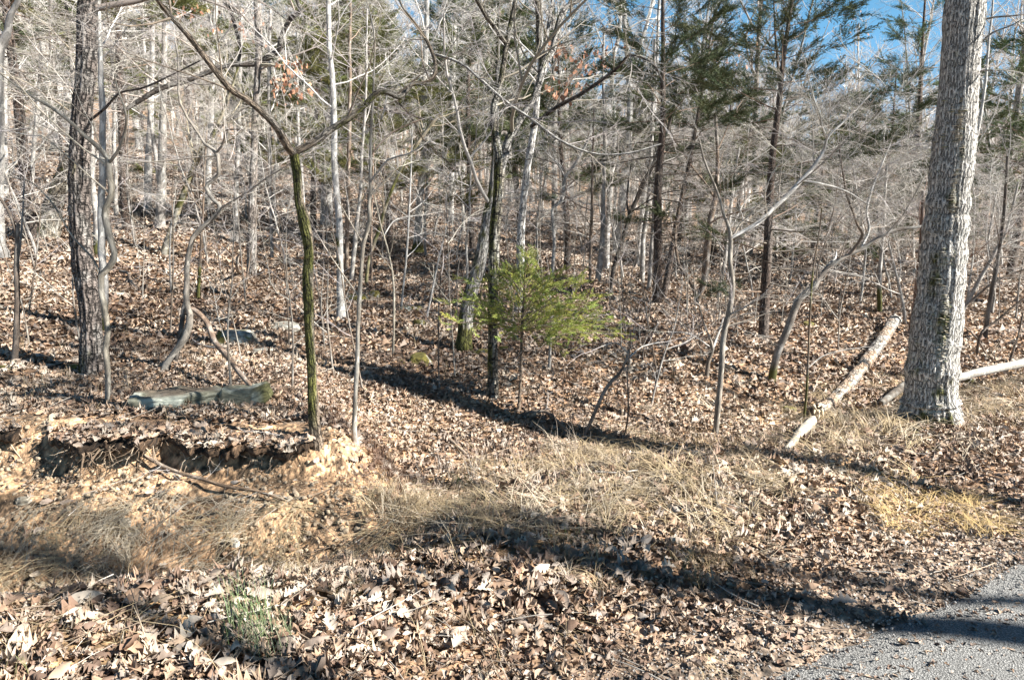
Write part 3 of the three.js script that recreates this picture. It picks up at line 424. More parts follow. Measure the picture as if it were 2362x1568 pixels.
midGrey('sturdy grey trunk with broken bright stub, left of the mossy forked tree', [[579, 635, 24], [581, 547, 20], [581, 472, 18], [582, 440, 17], [584, 373, 16], [588, 261, 15], [594, 160, 16], [596, 112, 16], [592, 0, 15], [590, -90, 12]], { seg: 28, mat: M.plate, per: 0.7, col: [0.36, 0.31, 0.27] },
  [{ dz0: 0.1, dz: -0.3, n: 5, col: [0.11, 0.09, 0.075] }, [590, 150, 12], [620, 131, 14], [642, 116, 12], [646, 90, 11], [661, 56, 10], [671, 41, 12], [690, 26, 9], [682, -6, 8]], [{ dz: -0.5, n: 9, col: [0.11, 0.09, 0.075] }, [586, 148, 12], [523, 151, 11], [430, 187, 9], [373, 202, 12], [320, 232, 10], [276, 262, 8]], [{ cut: 1, bare: 1, col: [0.8, 0.72, 0.55], dz: -0.3 }, [600, 150, 8], [612, 149, 7], [640, 151, 7], [660, 149, 6], [662, 138, 4]], [{ n: 4, dz0: 0.1, dz: 0.2, col: DARK }, [545, 148, 6], [553, 123, 7], [538, 49, 9], [523, 5, 9]]);
midGrey('dim grey trunk left of the sturdy trunk with broken stub', [[542, 560, 14], [544, 472, 12], [545, 411, 10], [550, 300, 9], [553, 160, 7], [556, 20, 6]]);
midGrey('thin grey trunk between sturdy grey trunk and mossy forked tree', [[627, 594, 8], [624, 510, 8], [621, 400, 8], [620, 261, 8], [620, 149, 8], [622, 20, 7]]);
midGrey('bright white tall trunk far up behind the snapped snaking tree', [[476, 520, 15], [478, 480, 14], [480, 373, 14], [486, 261, 12], [489, 112, 12], [497, 0, 10]], { col: PALE, lichen: 0.7, d: 24, seg: 16 });
midGrey('leaning pale trunk cut by the top left corner', [[-6, 560, 26], [-4, 300, 22], [0, 112, 18], [15, 75, 15], [22, 37, 13], [41, 0, 11], [60, -50, 9]], { d: 9, seg: 20, per: 1.2 });
midGrey('pale far trunk at the left edge behind the dark forked sapling', [[7, 454, 18], [7, 373, 16], [8, 250, 12], [10, 100, 9]], { col: PALE });
midGrey('thin far trunk with upward fork left of the leaning mossy trunk', [[63, 536, 13], [66, 500, 12], [69, 448, 11], [77, 336, 9], [86, 230, 7], [92, 120, 5]]);
// middle
midGrey('grey sapling trunk just right of the straight whitish trunk', [[809, 650, 9], [817, 565, 10], [824, 491, 9], [828, 467, 8], [835, 336, 7], [843, 224, 6], [845, 112, 5], [846, 20, 4]]);
midGrey('dark upright trunk half hidden by the straight whitish trunk', [[798, 624, 9], [800, 510, 9], [802, 411, 9], [806, 224, 8], [806, 93, 7], [808, 10, 6]], { col: BROWN });
midGrey('mossy slim stem leaning right behind the slender blotchy sapling', [[843, 660, 8], [854, 584, 8], [873, 528, 9], [888, 480, 7], [895, 459, 7], [918, 403, 6], [959, 336, 8], [996, 284, 8], [1030, 250, 6]], { col: [0.4, 0.34, 0.24], moss: () => 0.45 });
tree('sapling', 'reddish thin stem close behind the slender blotchy sapling', 'sapling', { col: [0.36, 0.26, 0.19] }, [[857, 667, 5], [856, 547, 5], [858, 430, 4], [862, 330, 3]]);
tree('sapling', 'thin sapling leaning left with fine top, left of the leaning mossy-footed trunk', 'sapling', { col: [0.37, 0.33, 0.26] }, [[906, 822, 6], [908, 715, 6], [905, 633, 5], [895, 584, 5], [884, 543, 4], [873, 502, 4], [860, 440, 3]], [{ dz: 0.2, n: 3, col: PALE }, [884, 545, 3], [910, 508, 3], [960, 497, 2]]);
tree('sapling', 'thin pale sapling beside the moss capped rocks', 'sapling', { col: PALE }, [[925, 717, 5], [936, 603, 5], [942, 510, 5], [946, 420, 4], [950, 300, 3]]);
tree('sapling', 'thin pale stem between moss capped rocks and leaning trunk', 'sapling', { col: PALE }, [[985, 732, 5], [1000, 651, 5], [1014, 585, 4], [1030, 520, 3]]);
midGrey('broad pale far trunk with mossy flared foot left of centre', [[962, 582, 30], [963, 565, 22], [964, 528, 18], [966, 472, 16], [976, 373, 17], [976, 300, 14], [977, 224, 14], [981, 112, 12], [984, 0, 10]], { col: PALE, seg: 24, lichen: 0.5, moss: footMoss(1.2, 1.5) });
midGrey('thin trunk just right of the broad far trunk with flared foot', [[981, 590, 7], [979, 539, 7], [982, 450, 6], [990, 330, 5], [994, 200, 4]]);
midGrey('pale upright far trunk between centre tree and broad far trunk', [[1040, 512, 12], [1041, 336, 14], [1043, 168, 13], [1048, 60, 11], [1050, -20, 10]], { col: PALE });
midGrey('thin dark upright stem left of the close pair of trunks', [[1361, 650, 7], [1363, 547, 7], [1365, 472, 6], [1366, 380, 5], [1370, 250, 4]], { col: BROWN });
// right of and behind the big trunk
midGrey('grey trunk with mossy foot beyond the far end of the fallen log', [[2029, 722, 11], [2030, 640, 9], [2036, 566, 7], [2040, 480, 6], [2046, 380, 5]], { moss: footMoss(0.55, 0.8) });
midGrey('thin curved stem at the far end of the fallen log', [[2088, 748, 8], [2077, 670, 7], [2062, 614, 6], [2050, 560, 4]]);
midGrey('reddish dark stem half hidden by the big trunk\'s left edge', [[2103, 775, 17], [2115, 678, 12], [2125, 560, 9], [2130, 440, 7]], { col: [0.24, 0.15, 0.11] });
tree('bare_tree', 'slanting grey stem forking up right of the big trunk', 'tree', { col: GREY, per: 3, seg: 10 }, [[2210, 745, 9], [2217, 726, 9], [2242, 678, 9], [2279, 610, 8], [2298, 577, 8], [2320, 536, 6], [2335, 480, 5], [2350, 420, 4]], [{ dz: 0.4, n: 9 }, [2282, 607, 6], [2280, 560, 5], [2290, 500, 4], [2300, 440, 3]], [{ dz: -0.3, n: 7, col: BROWN }, [2222, 710, 6], [2260, 678, 6], [2298, 648, 6], [2361, 622, 4], [2400, 610, 3]], [{ dz: 0.2, n: 9 }, [2298, 577, 5], [2330, 560, 4], [2365, 550, 3]]);
midGrey('dark upright trunk right of the big trunk near the right edge', [[2271, 785, 10], [2286, 678, 9], [2305, 584, 8], [2318, 480, 7], [2325, 360, 5]], { col: DARK });
tree('sapling', 'thin dark sapling bending right beyond the roadside log', 'sapling', { col: [0.17, 0.13, 0.1], per: 2 }, [[2253, 823, 6], [2264, 767, 6], [2298, 741, 5], [2357, 692, 4], [2400, 660, 3]], [{ dz: 0.2, n: 2, col: BROWN }, [2279, 823, 4], [2253, 779, 4], [2219, 749, 4]]);
tree('sapling', 'short dark sapling at the right edge behind the roadside log', 'sapling', { col: [0.17, 0.13, 0.1] }, [[2329, 838, 6], [2340, 800, 5], [2350, 771, 4], [2361, 720, 3]]);
const OAK = tree('oak_tree', 'massive tall trunk by the road, half in shade and dotted with shelf fungus', 'tree', { mat: M.plate, col: [0.62, 0.59, 0.54], seg: 110, disp: 0.035, fr: 13, fy: 1.6, lichen: 0.5, tex: 0.3, n: 2, from: 0.9, ln: 0.6, ext: 7, moss: (p, n) => 0.24 * ss(-0.2, 0.7, n.z) * ss(0.5, -0.2, n.x) + 0.7 * (1 - ss(0.1, 0.4, p.y)) * ss(-0.3, 0.8, n.z) },
  [[2147, 974, 126], [2147, 945, 113], [2147, 920, 109], [2150, 846, 107], [2157, 771, 104], [2170, 659, 95], [2179, 547, 92], [2186, 472, 89], [2201, 336, 87], [2210, 224, 85], [2218, 112, 81], [2227, 0, 79], [2235, -150, 74], [2240, -400, 66]],
  [{ cut: 1, n: 2, dz: -0.3, col: PALE }, [2262, 48, 6], [2290, 40, 5], [2330, 37, 4], [2355, 34, 3]], [{ n: 5, dz: -0.2 }, [2262, 100, 5], [2290, 75, 4], [2330, 60, 3], [2358, 45, 2]], [{ cut: 1, n: 2, dz: -0.2, col: PALE }, [2248, 172, 8], [2265, 163, 5], [2292, 162, 3]]);
{ // shelf fungus along the edge of the shade
  seed(88); const b = new MB(), n = 8; const c0 = b.v(V(0, 0, 0), UP, 0, 0, [1, 1, 1]), c1 = b.v(V(0, -0.28, 0), V(0, -1, 0), 0, 0, [0.8, 0.7, 0.5]);
  for (let i = 0; i <= n; i++) { const a = Math.PI * i / n, r = 1 + 0.1 * Math.sin(a * 5); b.v(V(Math.cos(a) * r, -0.1, Math.sin(a) * r), UP, 0, 0, [1, 1, 1]); }
  for (let i = 0; i < n; i++) b.i.push(c0, 3 + i, 2 + i, c1, 2 + i, 3 + i);
  const g = b.geo(true), m = [], c = [], { path, rad, root } = OAK, O = root.position;
  for (let i = 0; i < 4200; i++) {
    const t = Math.pow(rnd(), 1.1), kf = lerp(3, path.length * 0.52, t), k = Math.floor(kf), th = rnd() < 0.7 ? -0.14 + 0.2 * (rr(-1, 1) + rr(-1, 1)) : rr(-0.1, 1.2); // angle left of the face turned to the camera
    if (n2(kf * 0.33, th * 5) < 0.5) continue;
    const face = Math.atan2(-O.x, -O.z) - th, q = V(Math.sin(face), 0, Math.cos(face)), p = path[k].clone().lerp(path[k + 1], kf - k).addScaledVector(q, rad[k] * (k < 12 ? 1.05 : 0.985)).sub(O), s = 0.005 + 0.017 * Math.pow(rnd(), 2.5);
    const f = new THREE.Matrix4().makeBasis(V(q.z, 0, -q.x).multiplyScalar(s * rr(0.8, 1.5)), V(rr(-0.2, 0.2), 1, rr(-0.2, 0.2)).multiplyScalar(s), q.clone().multiplyScalar(s)); f.setPosition(p); m.push(f);
    const w = rnd(); c.push(w < 0.5 ? rgb(0.66, 0.6, 0.5) : w < 0.8 ? rgb(0.4, 0.34, 0.24) : rgb(0.28, 0.28, 0.14));
  }
  inst('shelf_fungus', g, M.clod, m, c, root);
}

// ---------------------------------------------------------------- fallen logs and limbs
function log(name, label, category, pts, o = {}) { // pts: [u, v, w, height above the ground] on the ground seen at that pixel, or [.., depth]
  const E = pts.map(([u, v, w, up, dd]) => { const h = dd ? at(u, v, dd) : hit(u, v), d = -h.z, r = w / 2 * pxm(u, v, d); return [h.add(V(0, (dd ? 0 : r * 0.6) + (up ?? 0), 0)), r]; });
  if (o.straight) { const a = E[0][0], z = E[E.length - 1][0]; E.forEach((e, i) => { if (!i || i === E.length - 1) return; const ry = ray(pts[i][0], pts[i][1]), ex = z.x - a.x, ed = a.z - z.z, d = ry.d * (a.x * ed - -a.z * ex) / (ry.x * ed - ry.d * ex), q = at(pts[i][0], pts[i][1], d); e[0].copy(q); e[1] = pts[i][2] / 2 * pxm(pts[i][0], pts[i][1], d); }); }
  seed(Math.round(pts[0][0] * 3 + pts[0][1])); const O = E[Math.floor(E.length / 2)][0].clone(), root = thing(name, label, category, O), k = rnd() * 90;
  const L = E.reduce((s, e, i) => s + (i ? e[0].distanceTo(E[i - 1][0]) : 0), 0), [P, R] = smoothPath(E.map((e) => e[0]), E.map((e) => e[1]), Math.min(140, Math.max(10, Math.round(L / 0.04))));
  const b = new MB(); b.tube(P, R, R[0] > 0.05 ? 36 : 10, barkCol(o.col ?? BROWN, { lichen: o.lichen ?? 0.3, moss: o.moss, alt: o.alt }), { tex: 0.35, cap: o.end ?? [0.42, 0.32, 0.2], disp: (c, s, l, r, t) => r * ((o.rough ?? 0.22) * (n3(c * 2 + k, l * 5, s * 2) - 0.5) + 0.1 * (n3(c * 6 + k, l * 20, s * 6) - 0.5) + (t > 0.985 || t < 0.015 ? 0.5 * (n3(c * 4 + k, 1, s * 4) - 0.75) : 0)) });
  mesh(o.part ?? 'trunk', localise(b.geo(true), O), o.mat ?? M.smooth, root);
  const S = []; for (let i = 0; i < (o.n ?? 0); i++) { const j = Math.floor(rr(0.2, 0.95) * (P.length - 1)); S.push([P[j].clone().sub(O), V(rr(-1, 1), rr(0, 0.8), rr(-1, 1)).normalize(), rr(0.2, 0.5)]); }
  putSprays(S, root, THIN, TWIG);
  return { root, P, R, O };
}
{
  const l = log('fallen_log', 'long bare pale log slanting down from the slope to the ditch by the big trunk', 'log', [[1884, 968, 21, 0.1], [1905, 935, 25], [1940, 905, 26], [1985, 852, 26], [2030, 791, 27], [2064, 758, 26, 0.1]], { straight: 1, col: [0.5, 0.36, 0.25], alt: [0.4, 0.37, 0.33], lichen: 0.35, rough: 0.3, mat: M.plate });
  const s = new MB(); seed(5); for (let i = 0; i < 7; i++) s.tube(wander(l.P[2].clone().sub(l.O).add(V(rr(-0.06, 0.06), rr(-0.03, 0.06), 0)), V(-0.5 + rr(-0.3, 0.3), rr(-0.3, 0.2), 0.75), rr(0.1, 0.25), 3, 0.1), taper(0.022, 0.004, 4), 5, [0.5, 0.42, 0.3]);
  mesh('splinters', s.geo(true), M.branch, l.root);
  for (let i = 0; i < 5; i++) { const j = Math.floor(lerp(0.2, 0.9, i / 5) * l.P.length), q = new MB(), a = rr(0.3, 2.4); const p = l.P[j].clone().sub(l.O).add(V(Math.cos(a) * l.R[j] * 0.9, Math.sin(a) * l.R[j] * 0.9, 0)); q.tube(wander(p, V(Math.cos(a), Math.sin(a), rr(-0.5, 0.5)), rr(0.03, 0.1), 2, 0.1), taper(0.016, 0.008, 3), 6, [0.4, 0.3, 0.2], { cap: true }); mesh('broken_stub', q.geo(true), M.branch, l.root); }
}
log('log_fragment', 'snapped white end piece of the long log lying in straw', 'log', [[1812, 1046, 14, 0.01], [1840, 1018, 22, 0.02], [1872, 988, 26, 0.04]], { col: [0.62, 0.55, 0.44], rough: 0.35 });
log('fallen_log', 'grey log bridging the ditch right of the big trunk', 'log', [[2195, 876, 17, 0, 8.2], [2260, 858, 19, 0, 8.5], [2310, 848, 19, 0, 8.8], [2361, 836, 21, 0, 9.1], [2420, 818, 22, 0, 9.4]], { col: [0.5, 0.46, 0.4], lichen: 0.6 });
log('fallen_branch', 'short dark log leaning at the left foot of the big trunk', 'log', [[2032, 940, 14, 0.03], [2060, 922, 18, 0.05], [2100, 905, 20, 0.12]], { col: [0.12, 0.1, 0.08] });
log('fallen_branch', 'thick brown limb propped against the snapped snaking tree', 'branch', [[426, 712, 9, 0, 7.0], [448, 716, 12, 0, 6.95], [474, 741, 13, 0, 6.9], [493, 786, 13, 0, 6.75], [523, 822, 12, 0, 6.55], [553, 862, 12, 0, 6.35], [580, 893, 11, 0, 6.2]], { col: [0.4, 0.28, 0.2], rough: 0.25 });
log('fallen_branch', 'dark arched branch lying in the hollow below the small cedar', 'branch', [[1215, 963, 7, 0.04], [1257, 965, 8, 0.06], [1290, 990, 9, 0.05], [1324, 1018, 9, 0.02]], { col: [0.27, 0.2, 0.15], n: 3 });
log('fallen_branch', 'short weathered branch on the slope left of the dark arched branch', 'branch', [[1022, 1005, 6, 0.01], [1046, 1030, 8, 0.02], [1073, 1055, 8, 0.02]], { col: [0.48, 0.38, 0.29] });
log('fallen_branch', 'long brown branch slanting across the bare dirt bank', 'branch', [[322, 1062, 8, 0.03], [336, 1074, 9, 0.06], [392, 1105, 9, 0.07], [467, 1128, 8, 0.07], [523, 1143, 8, 0.06], [598, 1151, 7, 0.04], [661, 1166, 5, 0.02]], { col: [0.38, 0.26, 0.17], n: 6 });
log('fallen_branch', 'whitish peeled branch lying along the lip of the dirt bank', 'branch', [[422, 1028, 5, 0.05], [470, 1035, 6, 0.05], [523, 1039, 7, 0.05], [579, 1037, 6, 0.05], [661, 1021, 4, 0.04], [700, 1012, 3, 0.03]], { col: [0.55, 0.48, 0.38], n: 3 });
log('fallen_log', 'dark thin log on the slope left of the straight whitish trunk', 'log', [[593, 530, 11], [680, 541, 11], [753, 551, 10]], { col: DARK });
log('fallen_log', 'dark log lying across the slope behind the slender blotchy sapling', 'log', [[809, 561, 9], [860, 563, 10], [925, 571, 10]], { col: DARK });
log('fallen_log', 'dark log end lying left of the leaning mossy-footed trunk', 'log', [[1041, 585, 11], [1065, 589, 12], [1090, 597, 12]], { col: DARK });
log('fallen_branch', 'crooked brown branch on leaves right of the slim whitish trunk', 'branch', [[274, 630, 5, 0.03], [292, 637, 6, 0.05], [300, 652, 7, 0.03], [316, 668, 8, 0.02]], { col: [0.33, 0.25, 0.19], n: 2 });
log('fallen_branch', 'hooked brown limb standing beside the sturdy grey trunk', 'branch', [[553, 634, 9, 0.02], [546, 612, 8, 0, 11.6], [548, 592, 7, 0, 11.6], [562, 583, 6, 0, 11.6]], { col: [0.4, 0.32, 0.25] });
log('fallen_branch', 'thin pale branch on the leaves behind the snapped tree\'s prop limb', 'branch', [[436, 785, 3, 0.03], [465, 803, 4, 0.03], [515, 812, 3, 0.03]], { col: PALE, n: 2 });
log('fallen_branch', 'dark thin branch on the slope right of the twin-stemmed trunk', 'branch', [[1285, 873, 4, 0.02], [1320, 890, 5, 0.02], [1358, 906, 4, 0.02]], { col: DARK });
log('fallen_branch', 'grey curved branch lying in straw at the ditch edge', 'branch', [[1375, 1102, 3, 0.04], [1420, 1107, 4, 0.05], [1470, 1101, 3, 0.05]], { col: PALE });
log('fallen_branch', 'thin dark stick lying at the road edge on the right', 'branch', [[2190, 1345, 3, 0.01], [2240, 1368, 4, 0.01], [2290, 1392, 3, 0.01]], { col: [0.3, 0.23, 0.17] });
log('fallen_branch', 'upright pale stick poking from the bank below the blotchy sapling', 'branch', [[794, 1222, 3, 0], [784, 1180, 4, 0, 4.9], [771, 1126, 4, 0, 4.95]], { col: [0.5, 0.38, 0.28] });

// ---------------------------------------------------------------- stones
function rock(label, u, v, w, h, kind, o = {}) {
  seed(Math.round(u * 5 + v)); const p = hit(u, v + h * 0.35), k = pxm(u, v, -p.z), root = thing('rock', label, 'rock', p), g = new THREE.IcosahedronGeometry(1, w > 40 ? 12 : 7), P = g.attributes.position, N = g.attributes.normal, c = new Float32Array(P.count * 3), q = rnd() * 80, a = w / 2 * k, hh = h * k * (o.tall ?? 1.15);
  for (let i = 0; i < P.count; i++) {
    let x = P.getX(i), y = P.getY(i), z = P.getZ(i); const f = 0.72 + 0.42 * n3(x * 1.3 + q, y * 1.3, z * 1.3) + 0.16 * n3(x * 4 + q, y * 4, z * 4) + 0.06 * n3(x * 11 + q, y * 11, z * 11);
    const box = (t) => Math.sign(t) * Math.pow(Math.abs(t), 0.7); x = box(x) * f; y = box(y) * f; z = box(z) * f;
    P.setXYZ(i, x * a * 1.08, Math.min(y, 0.75 + 0.2 * f) * hh * 0.75, z * a * (o.deep ?? 0.8));
    let col = kind === 'white' ? [0.85, 0.83, 0.78] : kind === 'pale' ? [0.5, 0.44, 0.35] : [0.36, 0.34, 0.3];
    col = mix(col, [0.72, 0.74, 0.68], (kind === 'lichen' ? 0.9 : 0.3) * ss(0.5, 0.65, n3(x * 4 + q, y * 4, z * 4 + 9)));
    const ms = kind === 'moss' ? ss(0.4, 0.62, n3(x * 2.4 + q, y * 2.4, z * 2.4) + 0.3 * y) : kind === 'lichen' ? ss(0.55, 0.7, n3(x * 2 + q, y * 2, z * 2) + 0.25 * (-x)) : 0;
    c.set(mix(col, mix([0.1, 0.095, 0.022], [0.26, 0.22, 0.055], n3(x * 9, y * 9, z * 9)), ms), i * 3);
  }
  g.setAttribute('color', new THREE.BufferAttribute(c, 3)); g.computeVertexNormals(); const m = mesh('stone', g, M.stone, root); m.rotation.set(rr(-0.15, 0.15), rr(-0.5, 0.5), rr(-0.15, 0.15)); m.position.y = -hh * 0.22; return root;
}
rock('broad pale lichen-spotted rock with mossy left side on the left slope', 545, 772, 84, 44, 'lichen');
rock('small flat grey rock below the broad lichen-spotted rock', 598, 806, 34, 13, 'grey');
rock('flat grey rock in leaves left of the mossy forked tree', 650, 750, 60, 15, 'grey');
rock('flat mossy rock behind the slender blotchy sapling', 822, 684, 46, 20, 'moss'); rock('angular mossy rock right of the slender blotchy sapling', 861, 676, 22, 22, 'moss');
rock('yellow-mossed rock, top one of a small cluster left of the leaning trunk', 957, 710, 26, 15, 'moss'); rock('pale grey rock at the left of the small mossy cluster', 932, 711, 26, 20, 'lichen'); rock('yellow-mossed rock, lower one of the small cluster', 967, 742, 24, 18, 'moss'); rock('pale flat rock at the bottom of the small mossy cluster', 934, 756, 18, 10, 'pale');
rock('larger split rock with moss on its lower half, mid slope', 970, 826, 50, 36, 'moss'); rock('small moss lump left of the larger split rock', 925, 832, 16, 9, 'moss');
rock('mossy rock against the foot of the leaning grey trunk', 1112, 810, 40, 16, 'moss'); rock('small mossy rock right of the twin-stemmed trunk', 1160, 802, 22, 14, 'moss');
rock('pale flat rock in leaves right of the slim whitish trunk', 273, 678, 36, 12, 'pale'); rock('mossy lump beside the near end of the fallen log', 1819, 943, 30, 18, 'moss'); rock('mossy flat rock left of the fallen log\'s middle', 1864, 746, 30, 12, 'moss');
rock('white rock in the straw at the foot of the dirt bank', 541, 1245, 18, 24, 'white'); rock('pale stone set in the bare dirt face at far left', 56, 1150, 30, 12, 'pale'); rock('pale rock under the log right of the big trunk', 2238, 878, 24, 18, 'lichen'); rock('pale flat rock at the road shoulder below the big trunk', 2120, 1000, 44, 8, 'lichen'); rock('rounded tan stone lying in the shaded part of the dirt bank', 288, 1200, 26, 14, 'pale'); rock('mossy rock at the left foot of the dark furrowed trunk', 168, 846, 28, 20, 'moss'); rock('grey mossy stone at the far left edge', 10, 846, 20, 14, 'moss');
{ // the long lichened stone on the left: two slabs end to end
  const p = hit(466, 926), k = pxm(466, 915, -p.z), root = thing('long_stone', 'long low whitish lichened stone lying across the slope on the left', 'rock', p.clone());
  const slab = (x0, x1, yT, q, yaw, mossEnd) => {
    const L = (x1 - x0) * k, g = new THREE.BoxGeometry(L, 0.16, 0.26, 60, 12, 16), P = g.attributes.position, c = new Float32Array(P.count * 3);
    for (let i = 0; i < P.count; i++) {
      let x = P.getX(i), y = P.getY(i), z = P.getZ(i); const e = 0.012 * ss(L * 0.5 - 0.05, L * 0.5, Math.abs(x)), n = n3(x * 7 + q, y * 9, z * 9) - 0.5, n_ = n3(x * 22 + q, y * 26, z * 26) - 0.5;
      z += (0.045 * n + 0.02 * n_) * 1 - Math.sign(z) * e - Math.sign(z) * 0.02 * ss(0.05, 0.08, Math.abs(y)); y += 0.05 * (n3(x * 5 + q, 4, z * 5) - 0.5) + 0.014 * n_ - Math.sign(y) * e; x += Math.sign(x) * ss(L * 0.4, L * 0.5, Math.abs(x)) * 0.06 * (n3(y * 14 + q, z * 14, 2) - 0.5);
      P.setXYZ(i, x, y, z);
      let col = mix([0.26, 0.26, 0.2], [0.62, 0.65, 0.57], ss(0.4, 0.62, n3(x * 9 + q, y * 12, z * 9))); col = mix(col, [0.2, 0.16, 0.12], ss(0.05, 0.08, y) * ss(0.3, 0.6, n3(x * 6, 8, z * 6 + q)));
      col = mix(col, [0.1, 0.1, 0.04], mossEnd * ss(0.1, 0.5, x / L + 0.3 * (n3(x * 12, y * 12, z * 12) - 0.5))); c.set(col, i * 3);
    }
    g.setAttribute('color', new THREE.BufferAttribute(c, 3)); g.computeVertexNormals(); const m = mesh('slab', g, M.stone, root); m.position.set(((x0 + x1) / 2 - 466) * k, yT, 0); m.rotation.y = yaw; return m;
  };
  slab(322, 508, 0.03, 3, 0.06, 0); const m = slab(503, 616, 0.04, 9, -0.03, 1); m.position.z += 0.02; root.rotation.y = 0.3;
}

// ---------------------------------------------------------------- cedars
function featherGeo(sd, n, len) {
  seed(sd); const b = new MB(), c = [1, 1, 1], ax = wander(V(0, 0, 0), V(0, 1, 0), 1, 4, 0.12);
  b.tube(ax, taper(0.008, 0.003, 5), 3, [0.6, 0.5, 0.4]);
  const blade = (p, d, L, w) => { const s = V(rr(-1, 1), rr(-1, 1), rr(-1, 1)).cross(d).normalize(), nn = s.clone().cross(d).normalize(), m = p.clone().addScaledVector(d, L * 0.45), q = p.clone().addScaledVector(d, L).add(V(0, -L * 0.12, 0)); const a = b.v(p, nn, 0, 0, c), e = b.v(m.clone().addScaledVector(s, w), nn, 0, 0, c), f = b.v(m.addScaledVector(s, -w), nn, 0, 0, c), g = b.v(q, nn, 0, 0, c); b.i.push(a, e, f, e, g, f); };
  for (let i = 0; i < n; i++) {
    const t = 0.08 + 0.9 * (i + rnd()) / n, k = Math.min(3, Math.floor(t * 4)), p = ax[k].clone().lerp(ax[k + 1], t * 4 - k), an = rr(0.35, 0.85), az = rr(0, 6.3), d = V(Math.sin(an) * Math.cos(az), Math.cos(an), Math.sin(an) * Math.sin(az) * 0.6), L = len * rr(0.6, 1.2) * (1.15 - 0.6 * t);
    blade(p, d, L, 0.011); for (let j = 0; j < 5; j++) { const q = p.clone().addScaledVector(d, L * rr(0.15, 0.85)), e = d.clone().add(V(rr(-0.8, 0.8), rr(-0.3, 0.5), rr(-0.8, 0.8))).normalize(); blade(q, e, L * rr(0.3, 0.55), 0.009); }
  }
  return b.geo();
}
const FEATHER = [featherGeo(31, 26, 0.34), featherGeo(32, 22, 0.4), featherGeo(33, 30, 0.3)];
function putFeathers(S, parent, base, sc) { const by = FEATHER.map(() => [[], []]); S.forEach(([p, d, L, g]) => { const k = Math.floor(rnd() * 3), t = g ?? rr(0.7, 1.35), y = rr(0.85, 1.2); by[k][0].push(frame(p, d, UP, rr(-0.5, 0.5), L * sc)); by[k][1].push(rgb(base[0] * t * y, base[1] * t, base[2] * t)); }); by.forEach(([m, c], k) => m.length && inst('foliage', FEATHER[k], M.needle, m, c, parent)); }
// an evergreen with bare dead branches low down and feathery foliage above
function cedar(root, ht, r0, o = {}) {
  const b = new MB(), P = wander(V(0, -0.15, 0), V(o.tx ?? 0, 1, 0), ht, 16, 0.05, 0.02), R = taper(r0, 0.012, 17); b.tube(P, R, 12, barkCol(o.bark ?? [0.16, 0.115, 0.09], { lichen: 0.15 }), { tex: 0.35, disp: (c, s, L, r) => r * 0.16 * (n3(c * 5, L * 1.5, s * 5) - 0.5) }); mesh('trunk', b.geo(true), M.plate, root);
  const B = new MB(), S = [], n = Math.round(ht * (o.dens ?? 9));
  for (let i = 0; i < n; i++) {
    const t = lerp(o.low ?? 0.12, 0.99, (i + rnd()) / n), k = Math.min(15, Math.floor(t * 16)), p = P[k].clone().lerp(P[k + 1], t * 16 - k), a = i * 2.4 + rr(-0.5, 0.5), dead = t < (o.bare ?? 0.35) && rnd() < 0.85, L = (o.wide ?? 1.6) * (dead ? rr(0.5, 0.9) : Math.min(1, (1.06 - t) * 1.9) * rr(0.65, 1.15)) * (o.side ? 1 + o.side * Math.cos(a) : 1);
    if (L < 0.12) continue;
    const m = Math.max(4, Math.round(L / 0.22)), q = wander(p, V(Math.cos(a), dead ? rr(-0.1, 0.15) : rr(0.05, 0.45), Math.sin(a)), L, m, 0.1, dead ? -0.01 : 0.015 - (o.droop ?? 0)); B.tube(q, taper(Math.max(0.006, R[k] * 0.22), 0.003, q.length), 4, dead ? [0.15, 0.125, 0.1] : [0.2, 0.14, 0.1]);
    if (dead) { for (let j = 0; j < L * 5; j++) { const u = q[1 + Math.floor(rnd() * (q.length - 1))]; B.tube(wander(u, V(rr(-1, 1), rr(-0.4, 0.4), rr(-1, 1)), rr(0.15, 0.45), 2, 0.15), [0.004, 0.003, 0.002], 3, [0.17, 0.14, 0.11]); } continue; }
    const f = Math.round(L * (o.fol ?? 9) * 1.7) + 2; for (let j = 0; j < f; j++) { const u = lerp(0.25, 1, Math.sqrt((j + rnd()) / f)) * (q.length - 1), e = Math.min(q.length - 2, Math.floor(u)), w = q[e].clone().lerp(q[e + 1], u - e), d = q[e + 1].clone().sub(q[e]).normalize().add(V(rr(-0.8, 0.8), rr(-0.15, 0.5), rr(-0.8, 0.8))).normalize(); S.push([w.add(V(rr(-0.08, 0.08), rr(-0.06, 0.06), rr(-0.08, 0.08))), d, rr(0.3, 0.6)]); }
  }
  mesh('small_branches', B.geo(), M.branch, root, { kind: 'stuff' });
  putFeathers(S, root, o.green ?? [0.06, 0.085, 0.028], (o.sc ?? 1.1) * 0.72);
}
function cedarAt(label, u, v, ht, r0, o = {}) { seed(Math.round(u * 3 + v)); const p = o.d ? (() => { const q = at(u, v, o.d); q.y = ground(q.x, o.d); return q; })() : hit(u, v), root = thing('cedar_tree', label, 'cedar', p, o.group && { group: o.group }); cedar(root, ht, r0, o); PLACED.push([p.x, -p.z]); return root; }
